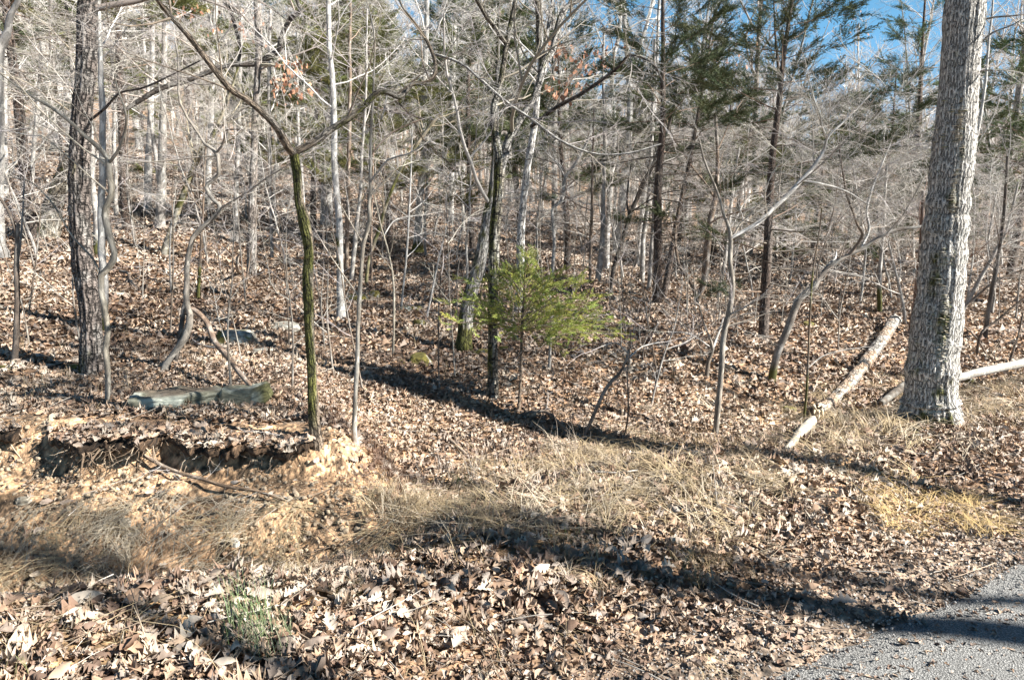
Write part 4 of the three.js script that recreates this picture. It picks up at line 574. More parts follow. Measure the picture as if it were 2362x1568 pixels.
{ // the small bright cedar at the centre
  const p = hit(1195, 949), d = -p.z, root = thing('cedar_sapling', 'small bright yellow-green feathery cedar at the centre of the slope', 'cedar', p); seed(61);
  const [P, R] = pathOf([[1195, 955, 8], [1200, 883, 7], [1202, 808, 7], [1204, 741, 6], [1207, 690, 4], [1210, 640, 3], [1213, 590, 2]], d), b = new MB(), [a, r] = smoothPath(P, R, 40); b.tube(a, r, 9, barkCol([0.3, 0.23, 0.17]), { tex: 0.3 }); mesh('trunk', localise(b.geo(true), p), M.plate, root);
  const B = new MB(), S = [];
  const fol = [[1075, 690], [1090, 740], [1040, 745], [1120, 650], [1140, 690], [1150, 730], [1190, 640], [1215, 600], [1235, 620], [1260, 640], [1290, 660], [1330, 650], [1310, 690], [1230, 690], [1270, 720], [1310, 740], [1360, 700], [1400, 720], [1440, 770], [1390, 755], [1340, 780], [1280, 760], [1200, 760], [1160, 770], [1110, 720], [1250, 665], [1200, 690], [1370, 735], [1420, 750], [1240, 745], [1300, 705], [1170, 650], [1100, 700], [1215, 585], [1335, 760], [1315, 812], [1425, 735], [1455, 772], [1395, 690], [1350, 690], [1065, 715], [1055, 690], [1080, 650], [1345, 640], [1300, 630], [1180, 615], [1150, 625], [1380, 775], [1265, 690], [1330, 715], [1220, 725]];
  fol.forEach(([u, v], i) => {
    const dz = rr(-0.35, 0.35), e = at(u, v, d + dz), sv = Math.min(790, v + 40 + rr(0, 50)), s = a[Math.max(8, Math.min(40, Math.round((955 - sv) / 365 * 40)))].clone(), mid = s.clone().lerp(e, 0.5).add(V(0, rr(0, 0.05), 0)), c = new THREE.CatmullRomCurve3([s, mid, e]), q = c.getPoints(9);
    B.tube(q, taper(0.006, 0.0022, 10), 4, [0.28, 0.21, 0.15]);
    for (let j = 0; j < 24; j++) { const t = rr(0.3, 1), w = c.getPoint(t), dr = e.clone().sub(s).normalize().multiplyScalar(0.9).multiplyScalar(0.8).add(V(rr(-1, 1), rr(-0.5, 0.7), rr(-1, 1))).normalize(); S.push([w.add(V(rr(-0.09, 0.09), rr(-0.05, 0.05), rr(-0.12, 0.12))).sub(p), dr, rr(0.06, 0.17), rr(0.55, 1.35)]); }
  });
  for (let i = 0; i < 14; i++) { const s = a[8 + i].clone(); B.tube(wander(s, V(rr(-1, 1), rr(-0.1, 0.2), rr(-1, 1)), rr(0.2, 0.7), 5, 0.2), taper(0.004, 0.0015, 6), 3, [0.42, 0.38, 0.33]); }
  mesh('small_branches', localise(B.geo(), p), M.branch, root, { kind: 'stuff' });
  putFeathers(S, root, [0.33, 0.375, 0.085], 1); PLACED.push([p.x, d]);
}
const DG = [0.066, 0.083, 0.032], OG = [0.13, 0.14, 0.042];
cedarAt('dark straight cedar with dead lower branches right of centre, tallest of the dark ones', 1761, 780, 6.2, 0.085, { bare: 0.55, wide: 1.5, green: DG, dens: 9, low: 0.12, fol: 6 });
cedarAt('dark cedar stem, left one of the two dark stems right of centre', 1517, 700, 7, 0.1, { bare: 0.5, wide: 1.5, green: DG, low: 0.2 });
cedarAt('thinner dark cedar stem, right one of the two dark stems right of centre', 1529, 688, 6, 0.07, { bare: 0.55, wide: 1.3, green: DG, low: 0.2, tx: 0.08 });
cedarAt('tall dark green cedar left of the big trunk against the sky', 2075, 660, 11, 0.13, { d: 24, wide: 2.1, green: [0.08, 0.115, 0.045], bare: 0.2, fol: 5, dens: 5.5, sc: 1.3 });
cedarAt('broad green cedar right of the big trunk against the sky', 2330, 660, 8, 0.13, { d: 20, wide: 2.5, green: [0.09, 0.125, 0.042], bare: 0.15, fol: 6, sc: 1.25 });
cedarAt('tall dark cedar poking into blue sky above the wavy sapling', 1800, 660, 9.6, 0.12, { d: 25, wide: 2.1, green: DG, bare: 0.25, fol: 6, dens: 7, sc: 1.3 });
cedarAt('dark cedar crown between the centre tree and the tallest dark cedar', 1640, 640, 6, 0.1, { d: 21, wide: 1.9, green: DG, bare: 0.3, fol: 7, sc: 1.2 });
cedarAt('slender dark cedar topping out behind the pale close pair of trunks', 1560, 620, 8, 0.11, { d: 26, wide: 1.9, green: DG, bare: 0.25, fol: 6, sc: 1.25 });
cedarAt('olive cedar behind the right arm of the mossy forked tree', 900, 560, 6.5, 0.09, { d: 17, wide: 2.1, green: OG, bare: 0.2, low: 0.2, sc: 1.2 });
cedarAt('olive cedar seen through the mossy forked tree\'s crotch', 720, 520, 6.5, 0.09, { d: 19, wide: 2.2, green: OG, bare: 0.2, low: 0.25, sc: 1.2 });
cedarAt('dark green cedar behind the twin-stemmed centre tree', 1090, 560, 9, 0.1, { d: 20, wide: 2.1, green: [0.085, 0.105, 0.035], bare: 0.25, sc: 1.3 });
cedarAt('olive cedar behind the white-lit trunk right of the centre tree', 1310, 600, 6, 0.09, { d: 17, wide: 2.2, green: [0.075, 0.095, 0.03], bare: 0.3, low: 0.2, sc: 1.2 });
cedarAt('tall dark cedar close behind the upper part of the centre tree', 1200, 560, 11, 0.12, { d: 24, wide: 2, green: [0.085, 0.105, 0.035], bare: 0.3, fol: 6, dens: 7, sc: 1.3 });
cedarAt('yellow-green cedar high up right of the dark furrowed trunk', 290, 500, 10, 0.11, { d: 16, wide: 2.2, green: OG, bare: 0.45, low: 0.3, sc: 1.3 });
cedarAt('dark drooping cedar filling the top left corner', 75, 520, 9.5, 0.12, { d: 14, wide: 2.6, green: [0.07, 0.085, 0.03], bare: 0.5, low: 0.35, droop: 0.03, sc: 1.2, fol: 6 });
cedarAt('low olive cedar far back right of the wavy sapling', 1690, 640, 4.5, 0.07, { d: 22, wide: 1.9, green: OG, bare: 0.1, low: 0.08, sc: 1.3 });
cedarAt('low bright cedar far back between tallest dark cedar and big trunk', 1870, 650, 4.5, 0.07, { d: 24, wide: 2, green: OG, bare: 0.1, low: 0.08, sc: 1.3 });
for (const [u, v, ht, d, g, lb] of [[455, 480, 8, 24, OG, 'olive cedar behind the snapped snaking tree'], [615, 480, 9, 29, DG, 'dark cedar far behind the sturdy stubbed trunk'], [850, 500, 8, 27, OG, 'olive cedar far behind the slender blotchy sapling'], [985, 540, 9, 31, DG, 'dark cedar far behind the broad far trunk'], [1150, 600, 6, 27, OG, 'olive cedar far behind the twin-stemmed centre tree'], [1400, 610, 6.5, 30, OG, 'olive cedar far behind the close pair of trunks'], [20, 470, 8, 21, DG, 'dark cedar at the left edge behind the forked dark sapling'], [150, 460, 8, 27, OG, 'olive cedar far behind the leaning mossy trunk'], [345, 440, 7, 35, DG, 'dark cedar far behind the two big slope trunks'], [1475, 620, 7, 33, DG, 'dark cedar far behind the dark slanting stem'], [2215, 690, 6, 23, DG, 'dark cedar just right of the big trunk'], [1950, 660, 7, 31, OG, 'olive cedar far behind the long fallen log'], [2400, 700, 7, 29, OG, 'olive cedar at the right edge behind the slanting stem'], [740, 500, 9, 34, DG, 'dark cedar far behind the mossy forked tree'], [1300, 620, 8, 36, DG, 'dark cedar far behind the white crooked sapling']]) cedarAt(lb, u, v, ht, 0.09, { d, wide: 2, green: g, bare: 0.3, low: 0.12, fol: 6, dens: 7, sc: 1.5 });
cedarAt('low dark cedar just left of the big trunk\'s middle', 2030, 640, 5.5, 0.08, { d: 18, wide: 2.1, green: DG, bare: 0.15, low: 0.1, sc: 1.3 });

// ---------------------------------------------------------------- the rest of the wood: a few grown trees of each kind, and copies of them
function proto(kind, sd, base) {
  seed(sd); const g = new THREE.Group(), B = new MB(), S = [], b = new MB(), col = barkCol(base, { lichen: 0.5 });
  const pole = kind === 'pole', tall = kind === 'tall' || pole, slim = kind === 'slim', under = kind === 'under', ht = tall ? rr(14, 17) : slim ? rr(9, 12) : under ? rr(4.2, 5.5) : rr(2, 3), r0 = tall ? rr(0.13, 0.18) : slim ? rr(0.05, 0.075) : under ? rr(0.028, 0.045) : rr(0.009, 0.015), n = 18;
  const P = wander(V(0, -0.2, 0), V(rr(-0.1, 0.1), 1, rr(-0.1, 0.1)), ht, n, tall ? 0.045 : under ? 0.16 : 0.08, tall ? 0.03 : 0.06), R = taper(r0, r0 * 0.14, n + 1); R[0] *= 1.35;
  b.tube(P, R, tall ? 14 : slim ? 9 : 6, col, { tex: 0.5, disp: (c, s, L, r) => r * 0.14 * (n3(c * 3 + sd, L * 1.5, s * 3) - 0.5) }); mesh('trunk', b.geo(), tall ? M.plate : M.smooth, g);
  const o = { lev: tall ? 1 : under ? 1 : 0, wig: tall ? 0.17 : 0.16, up: tall ? 0.04 : under ? 0.012 : 0.05, kids: tall ? 2 : 2.4, dens: tall ? 1.7 : under ? 2.6 : 2.2, tw: tall ? 1.25 : under ? 0.85 : 0.8, flat: under ? 0.35 : 0.8, col: () => scl(base, rr(0.75, 1.1)) };
  const m = tall ? 17 : slim ? 15 : under ? 16 : 9, from = pole ? 0.7 : tall ? 0.32 : slim ? 0.3 : under ? 0.22 : 0.3;
  for (let i = 0; i < m; i++) {
    const t = lerp(from, 0.98, (i + rnd()) / m), k = Math.min(n - 1, Math.floor(t * n)), a = i * 2.4 + rr(-0.6, 0.6), el = tall ? rr(0.35, 0.95) : slim ? rr(0.3, 0.9) : under ? rr(0.02, 0.4) : rr(0.3, 0.9), d = V(Math.cos(a) * Math.cos(el), Math.sin(el), Math.sin(a) * Math.cos(el));
    const L = (tall ? rr(2.6, 4.6) : slim ? rr(0.9, 1.9) : under ? rr(1.1, 2.2) : rr(0.25, 0.6)) * (1.15 - 0.55 * t);
    if (kind === 'sap') S.push([P[k].clone(), d, L * 1.4]); else grow(B, S, P[k].clone(), d, L, Math.min(R[k] * 0.5, tall ? 0.055 : 0.02), 0, o);
  }
  S.push([P[n].clone(), V(0, 1, 0), tall ? 1.4 : 0.6]);
  if (B.p.length) mesh('branches', B.geo(), M.branch, g, { kind: 'stuff' });
  putSprays(S, g, kind === 'sap' ? THIN : SPRAY, mix(TWIG, base, 0.3)); return g;
}
const KINDS = {
  pole: [proto('pole', 441, GREY), proto('pole', 442, PALE)],
  tall: [proto('tall', 401, GREY), proto('tall', 402, PALE), proto('tall', 403, [0.36, 0.32, 0.28]), proto('tall', 404, PALE)],
  slim: [proto('slim', 411, GREY), proto('slim', 412, PALE), proto('slim', 413, [0.33, 0.28, 0.23])],
  under: [proto('under', 421, [0.4, 0.37, 0.335]), proto('under', 422, [0.48, 0.455, 0.42]), proto('under', 423, [0.27, 0.235, 0.205]), proto('under', 424, [0.46, 0.44, 0.41])],
  sap: [proto('sap', 431, [0.36, 0.3, 0.24]), proto('sap', 432, [0.45, 0.4, 0.33]), proto('sap', 433, [0.26, 0.2, 0.15])],
};
const LBL = {
  pole: ['bare_tree', '', 'tree', ''],
  tall: ['bare_tree', 'tall bare grey hardwood among the many standing back in the wood', 'tree', 'tall bare trees in the back of the wood'],
  slim: ['bare_tree', 'slim bare pole of a tree among the many back in the wood', 'tree', 'slim bare trees in the back of the wood'],
  under: ['understory_tree', 'low spreading bare tree with fans of fine whitish twigs', 'small tree', 'low spreading bare trees with white twigs'],
  sap: ['sapling', 'thin waist-high bare sapling standing in the fallen leaves', 'sapling', 'thin saplings on the slope'],
};
const FAR = [], FILL = [], TONE = { tall: ['grey', 'pale', 'brownish', 'whitish'], slim: ['grey', 'pale', 'brownish'], under: ['grey', 'pale', 'brownish', 'whitish'], sap: ['brownish', 'pale', 'dark'] };
function place(kind, x, d, s, label) {
  const ps = KINDS[kind], pi = Math.floor(rnd() * ps.length), o = ps[pi].clone(), [nm, lb, ct, gr] = LBL[kind]; o.name = numbered(nm); o.position.set(x, ground(x, d) - 0.02, -d); o.rotation.set(rr(-0.06, 0.06), rr(0, 6.28), rr(-0.06, 0.06)); o.scale.setScalar(s ?? rr(0.8, 1.2)); o.userData = label ? { label, category: ct } : { label: lb, category: ct, group: gr, k: kind, tone: TONE[kind][pi] }; if (!label) FILL.push(o); scene.add(o); FAR.push([x, d]); return o;
}
const free = (x, d, g) => PLACED.every(([a, b]) => (a - x) ** 2 + (b - d) ** 2 > g * g) && FAR.every(([a, b]) => (a - x) ** 2 + (b - d) ** 2 > g * g * 0.6);
// clear: true where nothing should stand in front of the traced trees
function scatter(kind, n, d0, d1, gap, az0 = -0.74, az1 = 0.74) { for (let i = 0, t = 0; i < n && t < n * 60; t++) { const a = rr(az0, az1), d = Math.sqrt(lerp(d0 * d0, d1 * d1, rnd())), x = Math.tan(a) * d; if (sOf(x, d) < 4.6 || !free(x, d, gap)) continue; place(kind, x, d); i++; } }
seed(900);
// low twiggy trees that show singly
for (const [u, v, s] of [[1985, 700, 0.95], [2060, 690, 0.85], [1930, 660, 0.9], [1740, 690, 0.8], [2290, 720, 0.9], [2345, 735, 0.8], [1560, 640, 0.9], [2140, 690, 0.9], [1820, 650, 1], [1440, 640, 0.9], [1050, 600, 0.9], [660, 610, 0.85], [480, 610, 0.8], [90, 600, 0.9], [310, 560, 0.9], [880, 600, 0.8], [1240, 610, 0.9], [1690, 650, 1.05], [1380, 630, 0.9], [2230, 700, 0.9]]) { const p = hit(u, v); place('under', p.x, -p.z, s); }
scatter('under', 48, 12, 36, 1.4);
scatter('tall', 92, 15, 75, 1.6, -0.74, 0.08); scatter('tall', 24, 24, 75, 2, 0.08, 0.74);
scatter('slim', 90, 13, 55, 1.2);
scatter('sap', 60, 6.2, 13, 0.45); scatter('sap', 50, 13, 26, 0.6);
// trees across the road and to the right of the frame: their shadows lie over the road and the shoulder
for (const [x, d, s, lb] of [[12.2, 0.05, 1.25, 'tall pole of a tree across the road, outside the picture at lower right'], [14.2, 1.4, 1.1, 'second tall pole of a tree across the road, outside the picture at right'], [14.4, 0.2, 0.95, 'tall pole of a tree across the road, outside the picture, between two others'], [17, 4.7, 1.1, 'third tall pole of a tree across the road, outside the picture at right'], [20.5, 5.3, 1.2, 'fourth tall pole of a tree across the road, outside the picture at right'], [24, 7.4, 1.2, 'farthest tall pole of a tree across the road, outside the picture at right'], [9.4, -1.2, 0.95, 'tall pole of a tree across the road, outside the picture, nearest the camera'], [6.6, -2.9, 1.05, 'tall pole of a tree across the road, outside the picture behind the camera\'s right'], [12.8, 14.6, 1.1, 'tall pole of a tree in the wood just outside the right edge'], [16, 17.5, 1.1, 'tall pole of a tree in the wood well outside the right edge'], [19, 19.5, 1.2, 'tall pole of a tree in the wood farthest outside the right edge']]) { const o = place('pole', x, d, s, lb); o.rotation.set(0, x * 3, 0); }
{ // each of these trees is told apart by its tone, how far back it stands and which traced tree it stands beside
  const MARK = [[32, 'forked dark sapling'], [125, 'leaning mossy trunk'], [205, 'dark furrowed trunk'], [250, 'zigzag sapling'], [355, 'two big slope trunks'], [430, 'snapped snaking tree'], [580, 'sturdy stubbed trunk'], [715, 'mossy forked tree'], [783, 'straight whitish trunk'], [830, 'blotchy sapling'], [965, 'broad far trunk'], [1075, 'leaning grey trunk'], [1138, 'twin-stemmed centre tree'], [1205, 'small bright cedar'], [1275, 'white crooked sapling'], [1390, 'close pair of trunks'], [1430, 'dark slanting stem'], [1520, 'two dark cedar stems'], [1630, 'curved brown trunk'], [1680, 'wavy grey sapling'], [1765, 'tallest dark cedar'], [1830, 'leaning broken trunk'], [1960, 'long fallen log'], [2170, 'massive roadside trunk'], [2280, 'slanting stem at right']];
  const word = { tall: 'tall bare tree', slim: 'slim bare tree', under: 'low white-twigged tree', sap: 'thin bare sapling' }, seen = {}, ORD = ['', 'second', 'third', 'fourth', 'fifth', 'sixth', 'seventh', 'eighth', 'ninth', 'tenth'];
  for (const o of FILL) { const x = o.position.x, y = o.position.y - CAMY, d = -o.position.z, zc = d * CP - y * SP; o.userData.u = W / 2 + F * x / zc; o.userData.zc = zc; }
  FILL.sort((a, b) => a.userData.u - b.userData.u);
  for (const o of FILL) {
    const { u, zc, k, tone } = o.userData; let best = MARK[0]; for (const m of MARK) if (Math.abs(m[0] - u) < Math.abs(best[0] - u)) best = m;
    const how = zc < 14 ? 'close behind' : zc < 24 ? 'well behind' : zc < 40 ? 'far behind' : 'remote behind', off = u - best[0], side = u < -20 || u > 2380 ? 'outside' : Math.abs(off) < 14 ? 'directly' : off < 0 ? 'left of' : 'right of';
    const where = side === 'directly' ? `${how} the ${best[1]}` : side === 'outside' ? `outside the frame ${how} the ${best[1]}` : `${how} and ${side} the ${best[1]}`, key = `${tone} ${word[k]} ${where}`, n = seen[key] = (seen[key] ?? -1) + 1;
    o.userData.label = n ? `${ORD[n] ?? 'later'}-from-left ${tone} ${word[k]} ${where}` : key; delete o.userData.u; delete o.userData.zc; delete o.userData.k; delete o.userData.tone;
  }
}
{ // the wood beyond, which reads as one mass
  seed(950); const P = [];
  for (let k = 0; k < 2; k++) {
    const B = new MB(), S = [], Pt = wander(V(0, -0.5, 0), V(0, 1, 0), 15, 8, 0.05, 0.03); B.tube(Pt, taper(0.16, 0.03, 9), 6, PALE);
    for (let i = 0; i < 13; i++) { const t = lerp(0.25, 0.98, (i + rnd()) / 13), j = Math.min(7, Math.floor(t * 8)), a = i * 2.4; grow(B, S, Pt[j].clone(), V(Math.cos(a) * 0.7, rr(0.4, 1), Math.sin(a) * 0.7), rr(2, 4) * (1.2 - 0.6 * t), 0.05, 0, { lev: 1, kids: 1.5, dens: 0, col: () => [0.42, 0.38, 0.34], wig: 0.16, up: 0.03 }); }
    for (const [p, d, L] of S) for (let j = 0; j < 5; j++) B.tube(wander(p, d.clone().add(V(rr(-1, 1), rr(-0.5, 0.8), rr(-1, 1))), rr(0.8, 1.8), 3, 0.2), [0.014, 0.01, 0.007, 0.004], 3, [0.44, 0.4, 0.36]);
    P.push(B.geo());
  }
  const g = new THREE.Group(); g.name = 'distant_woods'; g.userData = { kind: 'stuff', label: 'grey mass of bare trees far back on the hillside', category: 'woods' }; scene.add(g);
  P.forEach((q, k) => { const m = []; for (let i = 0; i < 420; i++) { const a = rr(-0.85, 0.85), r = Math.sqrt(lerp(62 * 62, 210 * 210, Math.pow(rnd(), 1.3))), x = Math.sin(a) * r, d = Math.cos(a) * r, s = rr(0.75, 1.2); m.push(new THREE.Matrix4().compose(V(x, ground(x, d), -d), new THREE.Quaternion().setFromAxisAngle(UP, rr(0, 6.28)), V(s, s, s))); } inst('trees', q, M.branch, m, null, g); });
}
{ // withered red-brown leaves that still hang on some oaks
  seed(970); const g = thing('hanging_leaves', 'withered reddish leaves still hanging in the twigs high in the trees', 'leaves', V(0, 0, 0), { kind: 'stuff' }), m = [], c = [], b = new MB(); for (const [x, y] of [[-0.5, 0], [0.5, 0.1], [0.4, 1], [-0.4, 0.9]]) b.v(V(x * 0.6, -y, 0.12 * x * y), V(0, 0, 1), 0, 0, [1, 1, 1]); b.i.push(0, 1, 2, 0, 2, 3);
  for (const [u, v, d, w] of [[1285, 110, 9, 26], [1330, 140, 12, 40], [1400, 130, 14, 50], [1290, 200, 11, 35], [1340, 190, 15, 45], [680, 150, 11, 30], [650, 190, 12, 28], [690, 210, 13, 40], [560, 60, 15, 50], [1700, 60, 20, 60], [1960, 60, 24, 50], [1420, 360, 16, 40], [440, 40, 15, 50], [1660, 140, 18, 50]]) for (let i = 0; i < 34; i++) { const p = at(u + w * (rr(-1, 1) + rr(-1, 1)) * 0.7, v + w * (rr(-1, 1) + rr(-1, 1)) * 0.5, d + rr(-0.8, 0.8)), s = rr(0.05, 0.1); m.push(new THREE.Matrix4().compose(p, new THREE.Quaternion().setFromEuler(new THREE.Euler(rr(-1, 1), rr(0, 6), rr(-0.8, 0.8))), V(s, s, s))); const t = rr(0.7, 1.3); c.push(rgb(0.34 * t, 0.17 * t, 0.1 * t)); }
  inst('leaves', b.geo(true), M.leaf, m, c, g);
}

// ---------------------------------------------------------------- fallen leaves
function leafGeo(sd, W_, n, fold, curl, twist, edge) {
  seed(sd); const b = new MB(), c = [1, 1, 1], m = W_.length; let y = 0, z = 0, a = curl * -0.5;
  for (let i = 0; i < m; i++) {
    const t = i / (m - 1); if (i) { a += curl / (m - 1) + rr(-0.12, 0.12); y += Math.cos(a) / (m - 1); z += Math.sin(a) / (m - 1); }
    const w = W_[i] * n, tw = twist * (t - 0.5), up = (s) => fold * w + edge * w * w * 6 * rr(0.4, 1.2);
    const L = V(-w * Math.cos(tw), y + rr(-0.01, 0.02), z + up(-1) - w * Math.sin(tw)), Rr = V(w * Math.cos(tw), y + rr(-0.01, 0.02), z + up(1) + w * Math.sin(tw));
    b.v(L, UP, 0, t, c); b.v(V(rr(-0.01, 0.01), y, z), UP, 0.5, t, c); b.v(Rr, UP, 1, t, c);
  }
  for (let i = 0; i < m - 1; i++) { const k = i * 3; b.i.push(k, k + 1, k + 3, k + 1, k + 4, k + 3, k + 1, k + 2, k + 4, k + 2, k + 5, k + 4); }
  const g = b.geo(true); g.translate(0, -0.5, -z * 0.4); return g;
}
const LOBED = [0.012, 0.012, 0.1, 0.07, 0.2, 0.1, 0.28, 0.13, 0.24, 0.12, 0.02], POINTED = [0.01, 0.02, 0.18, 0.06, 0.34, 0.08, 0.3, 0.06, 0.17, 0.05, 0.01], PLAIN = [0.01, 0.09, 0.18, 0.23, 0.25, 0.24, 0.2, 0.13, 0.03];
const LEAF = [leafGeo(1, LOBED, 1, 0.35, 1.3, 0.8, 0.5), leafGeo(2, POINTED, 0.85, 0.6, -1.5, 1.2, 0.7), leafGeo(3, PLAIN, 1, 0.5, 1.6, 0.9, 0.6), leafGeo(4, LOBED, 0.95, 0.8, 2.4, 1.4, 0.8), leafGeo(5, POINTED, 0.8, 0.45, 1.4, -1.3, 0.9), leafGeo(6, PLAIN, 0.85, 1.0, 2.2, 1, 0.8), leafGeo(7, LOBED, 1.1, 0.12, -0.6, -0.4, 0.5)];
const SMALL = [leafGeo(8, [0.02, 0.2, 0.1, 0.28, 0.05], 1, 0.3, 1, 0.5, 0.4), leafGeo(9, [0.02, 0.22, 0.26, 0.15, 0.02], 1, 0.4, 1.6, 0.8, 0.4), leafGeo(10, [0.02, 0.15, 0.3, 0.12, 0.02], 1, 0.5, -1.2, 0.6, 0.5)];
const LEAFCOL = [[0.37, 0.275, 0.195], [0.31, 0.21, 0.14], [0.2, 0.128, 0.088], [0.35, 0.295, 0.245], [0.5, 0.43, 0.345], [0.14, 0.094, 0.068], [0.41, 0.33, 0.26], [0.26, 0.205, 0.165]];
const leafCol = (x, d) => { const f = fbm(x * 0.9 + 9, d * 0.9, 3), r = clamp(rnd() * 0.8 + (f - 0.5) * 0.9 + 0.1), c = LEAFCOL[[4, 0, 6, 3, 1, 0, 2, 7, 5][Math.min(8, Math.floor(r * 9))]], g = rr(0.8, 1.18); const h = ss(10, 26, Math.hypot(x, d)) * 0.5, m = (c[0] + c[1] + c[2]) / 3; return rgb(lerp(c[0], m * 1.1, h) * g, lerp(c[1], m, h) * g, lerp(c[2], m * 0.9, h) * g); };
const tilted = (x, d, k) => gnorm(x, d).add(V(rr(-k, k), 0, rr(-k, k))).normalize();
{
  seed(1001);
  const near = LEAF.map(() => [[], []]), far = SMALL.map(() => [[], []]); let big = 0;
  const LM = LEAFCOL.map((c) => new THREE.MeshStandardMaterial({ color: rgb(...c), roughness: 0.7, side: THREE.DoubleSide }));
  const drop = (r0, r1, per, scale, small) => {
    const area = 0.5 * (r1 * r1 - r0 * r0) * 1.5, n = Math.round(area * per);
    for (let i = 0; i < n; i++) {
      const a = rr(-0.75, 0.75), r = Math.sqrt(lerp(r0 * r0, r1 * r1, rnd())), x = Math.sin(a) * r, d = Math.cos(a) * r, s = sOf(x, d);
      if (s < -0.6 || (s < 1.1 && rnd() > 0.015 + Math.pow(ss(-0.1, 1.1, s + 0.5 * (fbm(x * 2.2, d * 2.2, 3) - 0.5)), 1.3))) continue;
      const lip = lipY(x, d) > ground(x, d) + 0.02, dirt = lip ? 0 : dirtOf(x, d); if (rnd() < dirt * 0.955) continue;
      if (strawAt(x, d) > rr(0.05, 0.6)) continue;
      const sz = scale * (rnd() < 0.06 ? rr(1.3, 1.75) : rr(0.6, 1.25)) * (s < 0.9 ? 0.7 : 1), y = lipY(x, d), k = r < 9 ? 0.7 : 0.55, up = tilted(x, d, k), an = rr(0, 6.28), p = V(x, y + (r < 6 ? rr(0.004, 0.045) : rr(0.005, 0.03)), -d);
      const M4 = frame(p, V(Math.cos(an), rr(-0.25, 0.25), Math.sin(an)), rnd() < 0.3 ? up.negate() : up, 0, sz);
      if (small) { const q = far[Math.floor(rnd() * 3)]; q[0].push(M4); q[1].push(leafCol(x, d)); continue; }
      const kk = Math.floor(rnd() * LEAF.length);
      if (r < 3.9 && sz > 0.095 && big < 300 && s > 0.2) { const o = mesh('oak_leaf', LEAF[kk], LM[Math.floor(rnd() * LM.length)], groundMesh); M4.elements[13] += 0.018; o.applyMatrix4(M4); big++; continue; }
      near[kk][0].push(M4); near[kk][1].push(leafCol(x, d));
    }
  };
  drop(1.9, 4, 620, 0.092); drop(4, 6, 560, 0.09); drop(6, 9, 460, 0.09); drop(9, 14, 360, 0.1, true); drop(14, 24, 170, 0.125, true); drop(24, 48, 50, 0.18, true);
  for (let i = 0; i < 42000; i++) { // broken bits between the whole leaves
    const a = rr(-0.75, 0.75), r = Math.sqrt(lerp(3.6, 64, rnd())), x = Math.sin(a) * r, d = Math.cos(a) * r, s = sOf(x, d); if (s < 0.1 || (lipY(x, d) < ground(x, d) + 0.02 && rnd() < dirtOf(x, d) * 0.93) || s < rnd() * 0.9) continue;
    const k = Math.floor(rnd() * 3), an = rr(0, 6.28); far[k][0].push(frame(V(x, lipY(x, d) + rr(0.01, 0.04), -d), V(Math.cos(an), rr(-0.3, 0.3), Math.sin(an)), tilted(x, d, 1), 0, rr(0.018, 0.055))); far[k][1].push(leafCol(x, d));
  }
  // crumbs of leaf on the road edge
  for (let i = 0; i < 7000; i++) { const t = rr(-1, 7), q = 0.8 - Math.pow(rnd(), 0.6) * 1.6 * Math.pow(rnd(), 0.7), x = 0.878 * t - 0.479 * q, d = 1.95 + 0.479 * t + 0.878 * q; const k = Math.floor(rnd() * 3), an = rr(0, 6.28); far[k][0].push(frame(V(x, Math.max(ground(x, d), q < 0 ? 0.008 : -1) + 0.008, -d), V(Math.cos(an), 0, Math.sin(an)), tilted(x, d, 0.4), 0, rr(0.01, 0.04))); far[k][1].push(leafCol(x, d)); }
  const g = new THREE.Group(); g.name = 'leaf_litter'; g.userData = { kind: 'stuff', label: 'deep litter of dry brown oak leaves covering the woodland floor', category: 'leaves' }; scene.add(g);
  near.forEach(([m, c], k) => inst('leaves', LEAF[k], M.leaf, m, c, g)); far.forEach(([m, c], k) => inst('leaves', SMALL[k], M.leaf, m, c, g));
  const o = thing('standing_leaf', 'big dark brown curled leaf standing upright in the straw by the ditch', 'leaf', hit(1160, 1155)); const l = mesh('blade', LEAF[3], LM[2], o); l.scale.setScalar(0.17); l.position.y = 0.08; l.rotation.set(-0.1, 0.4, 0.3);
  const w = thing('standing_leaf', 'large pale oak leaf lying in shade at the road\'s edge', 'leaf', hit(1950, 1400).add(V(0, 0.02, 0))); const l2 = mesh('blade', LEAF[6], LM[3], w); l2.scale.setScalar(0.15); l2.rotation.set(-1.45, 0, 1.5);
}
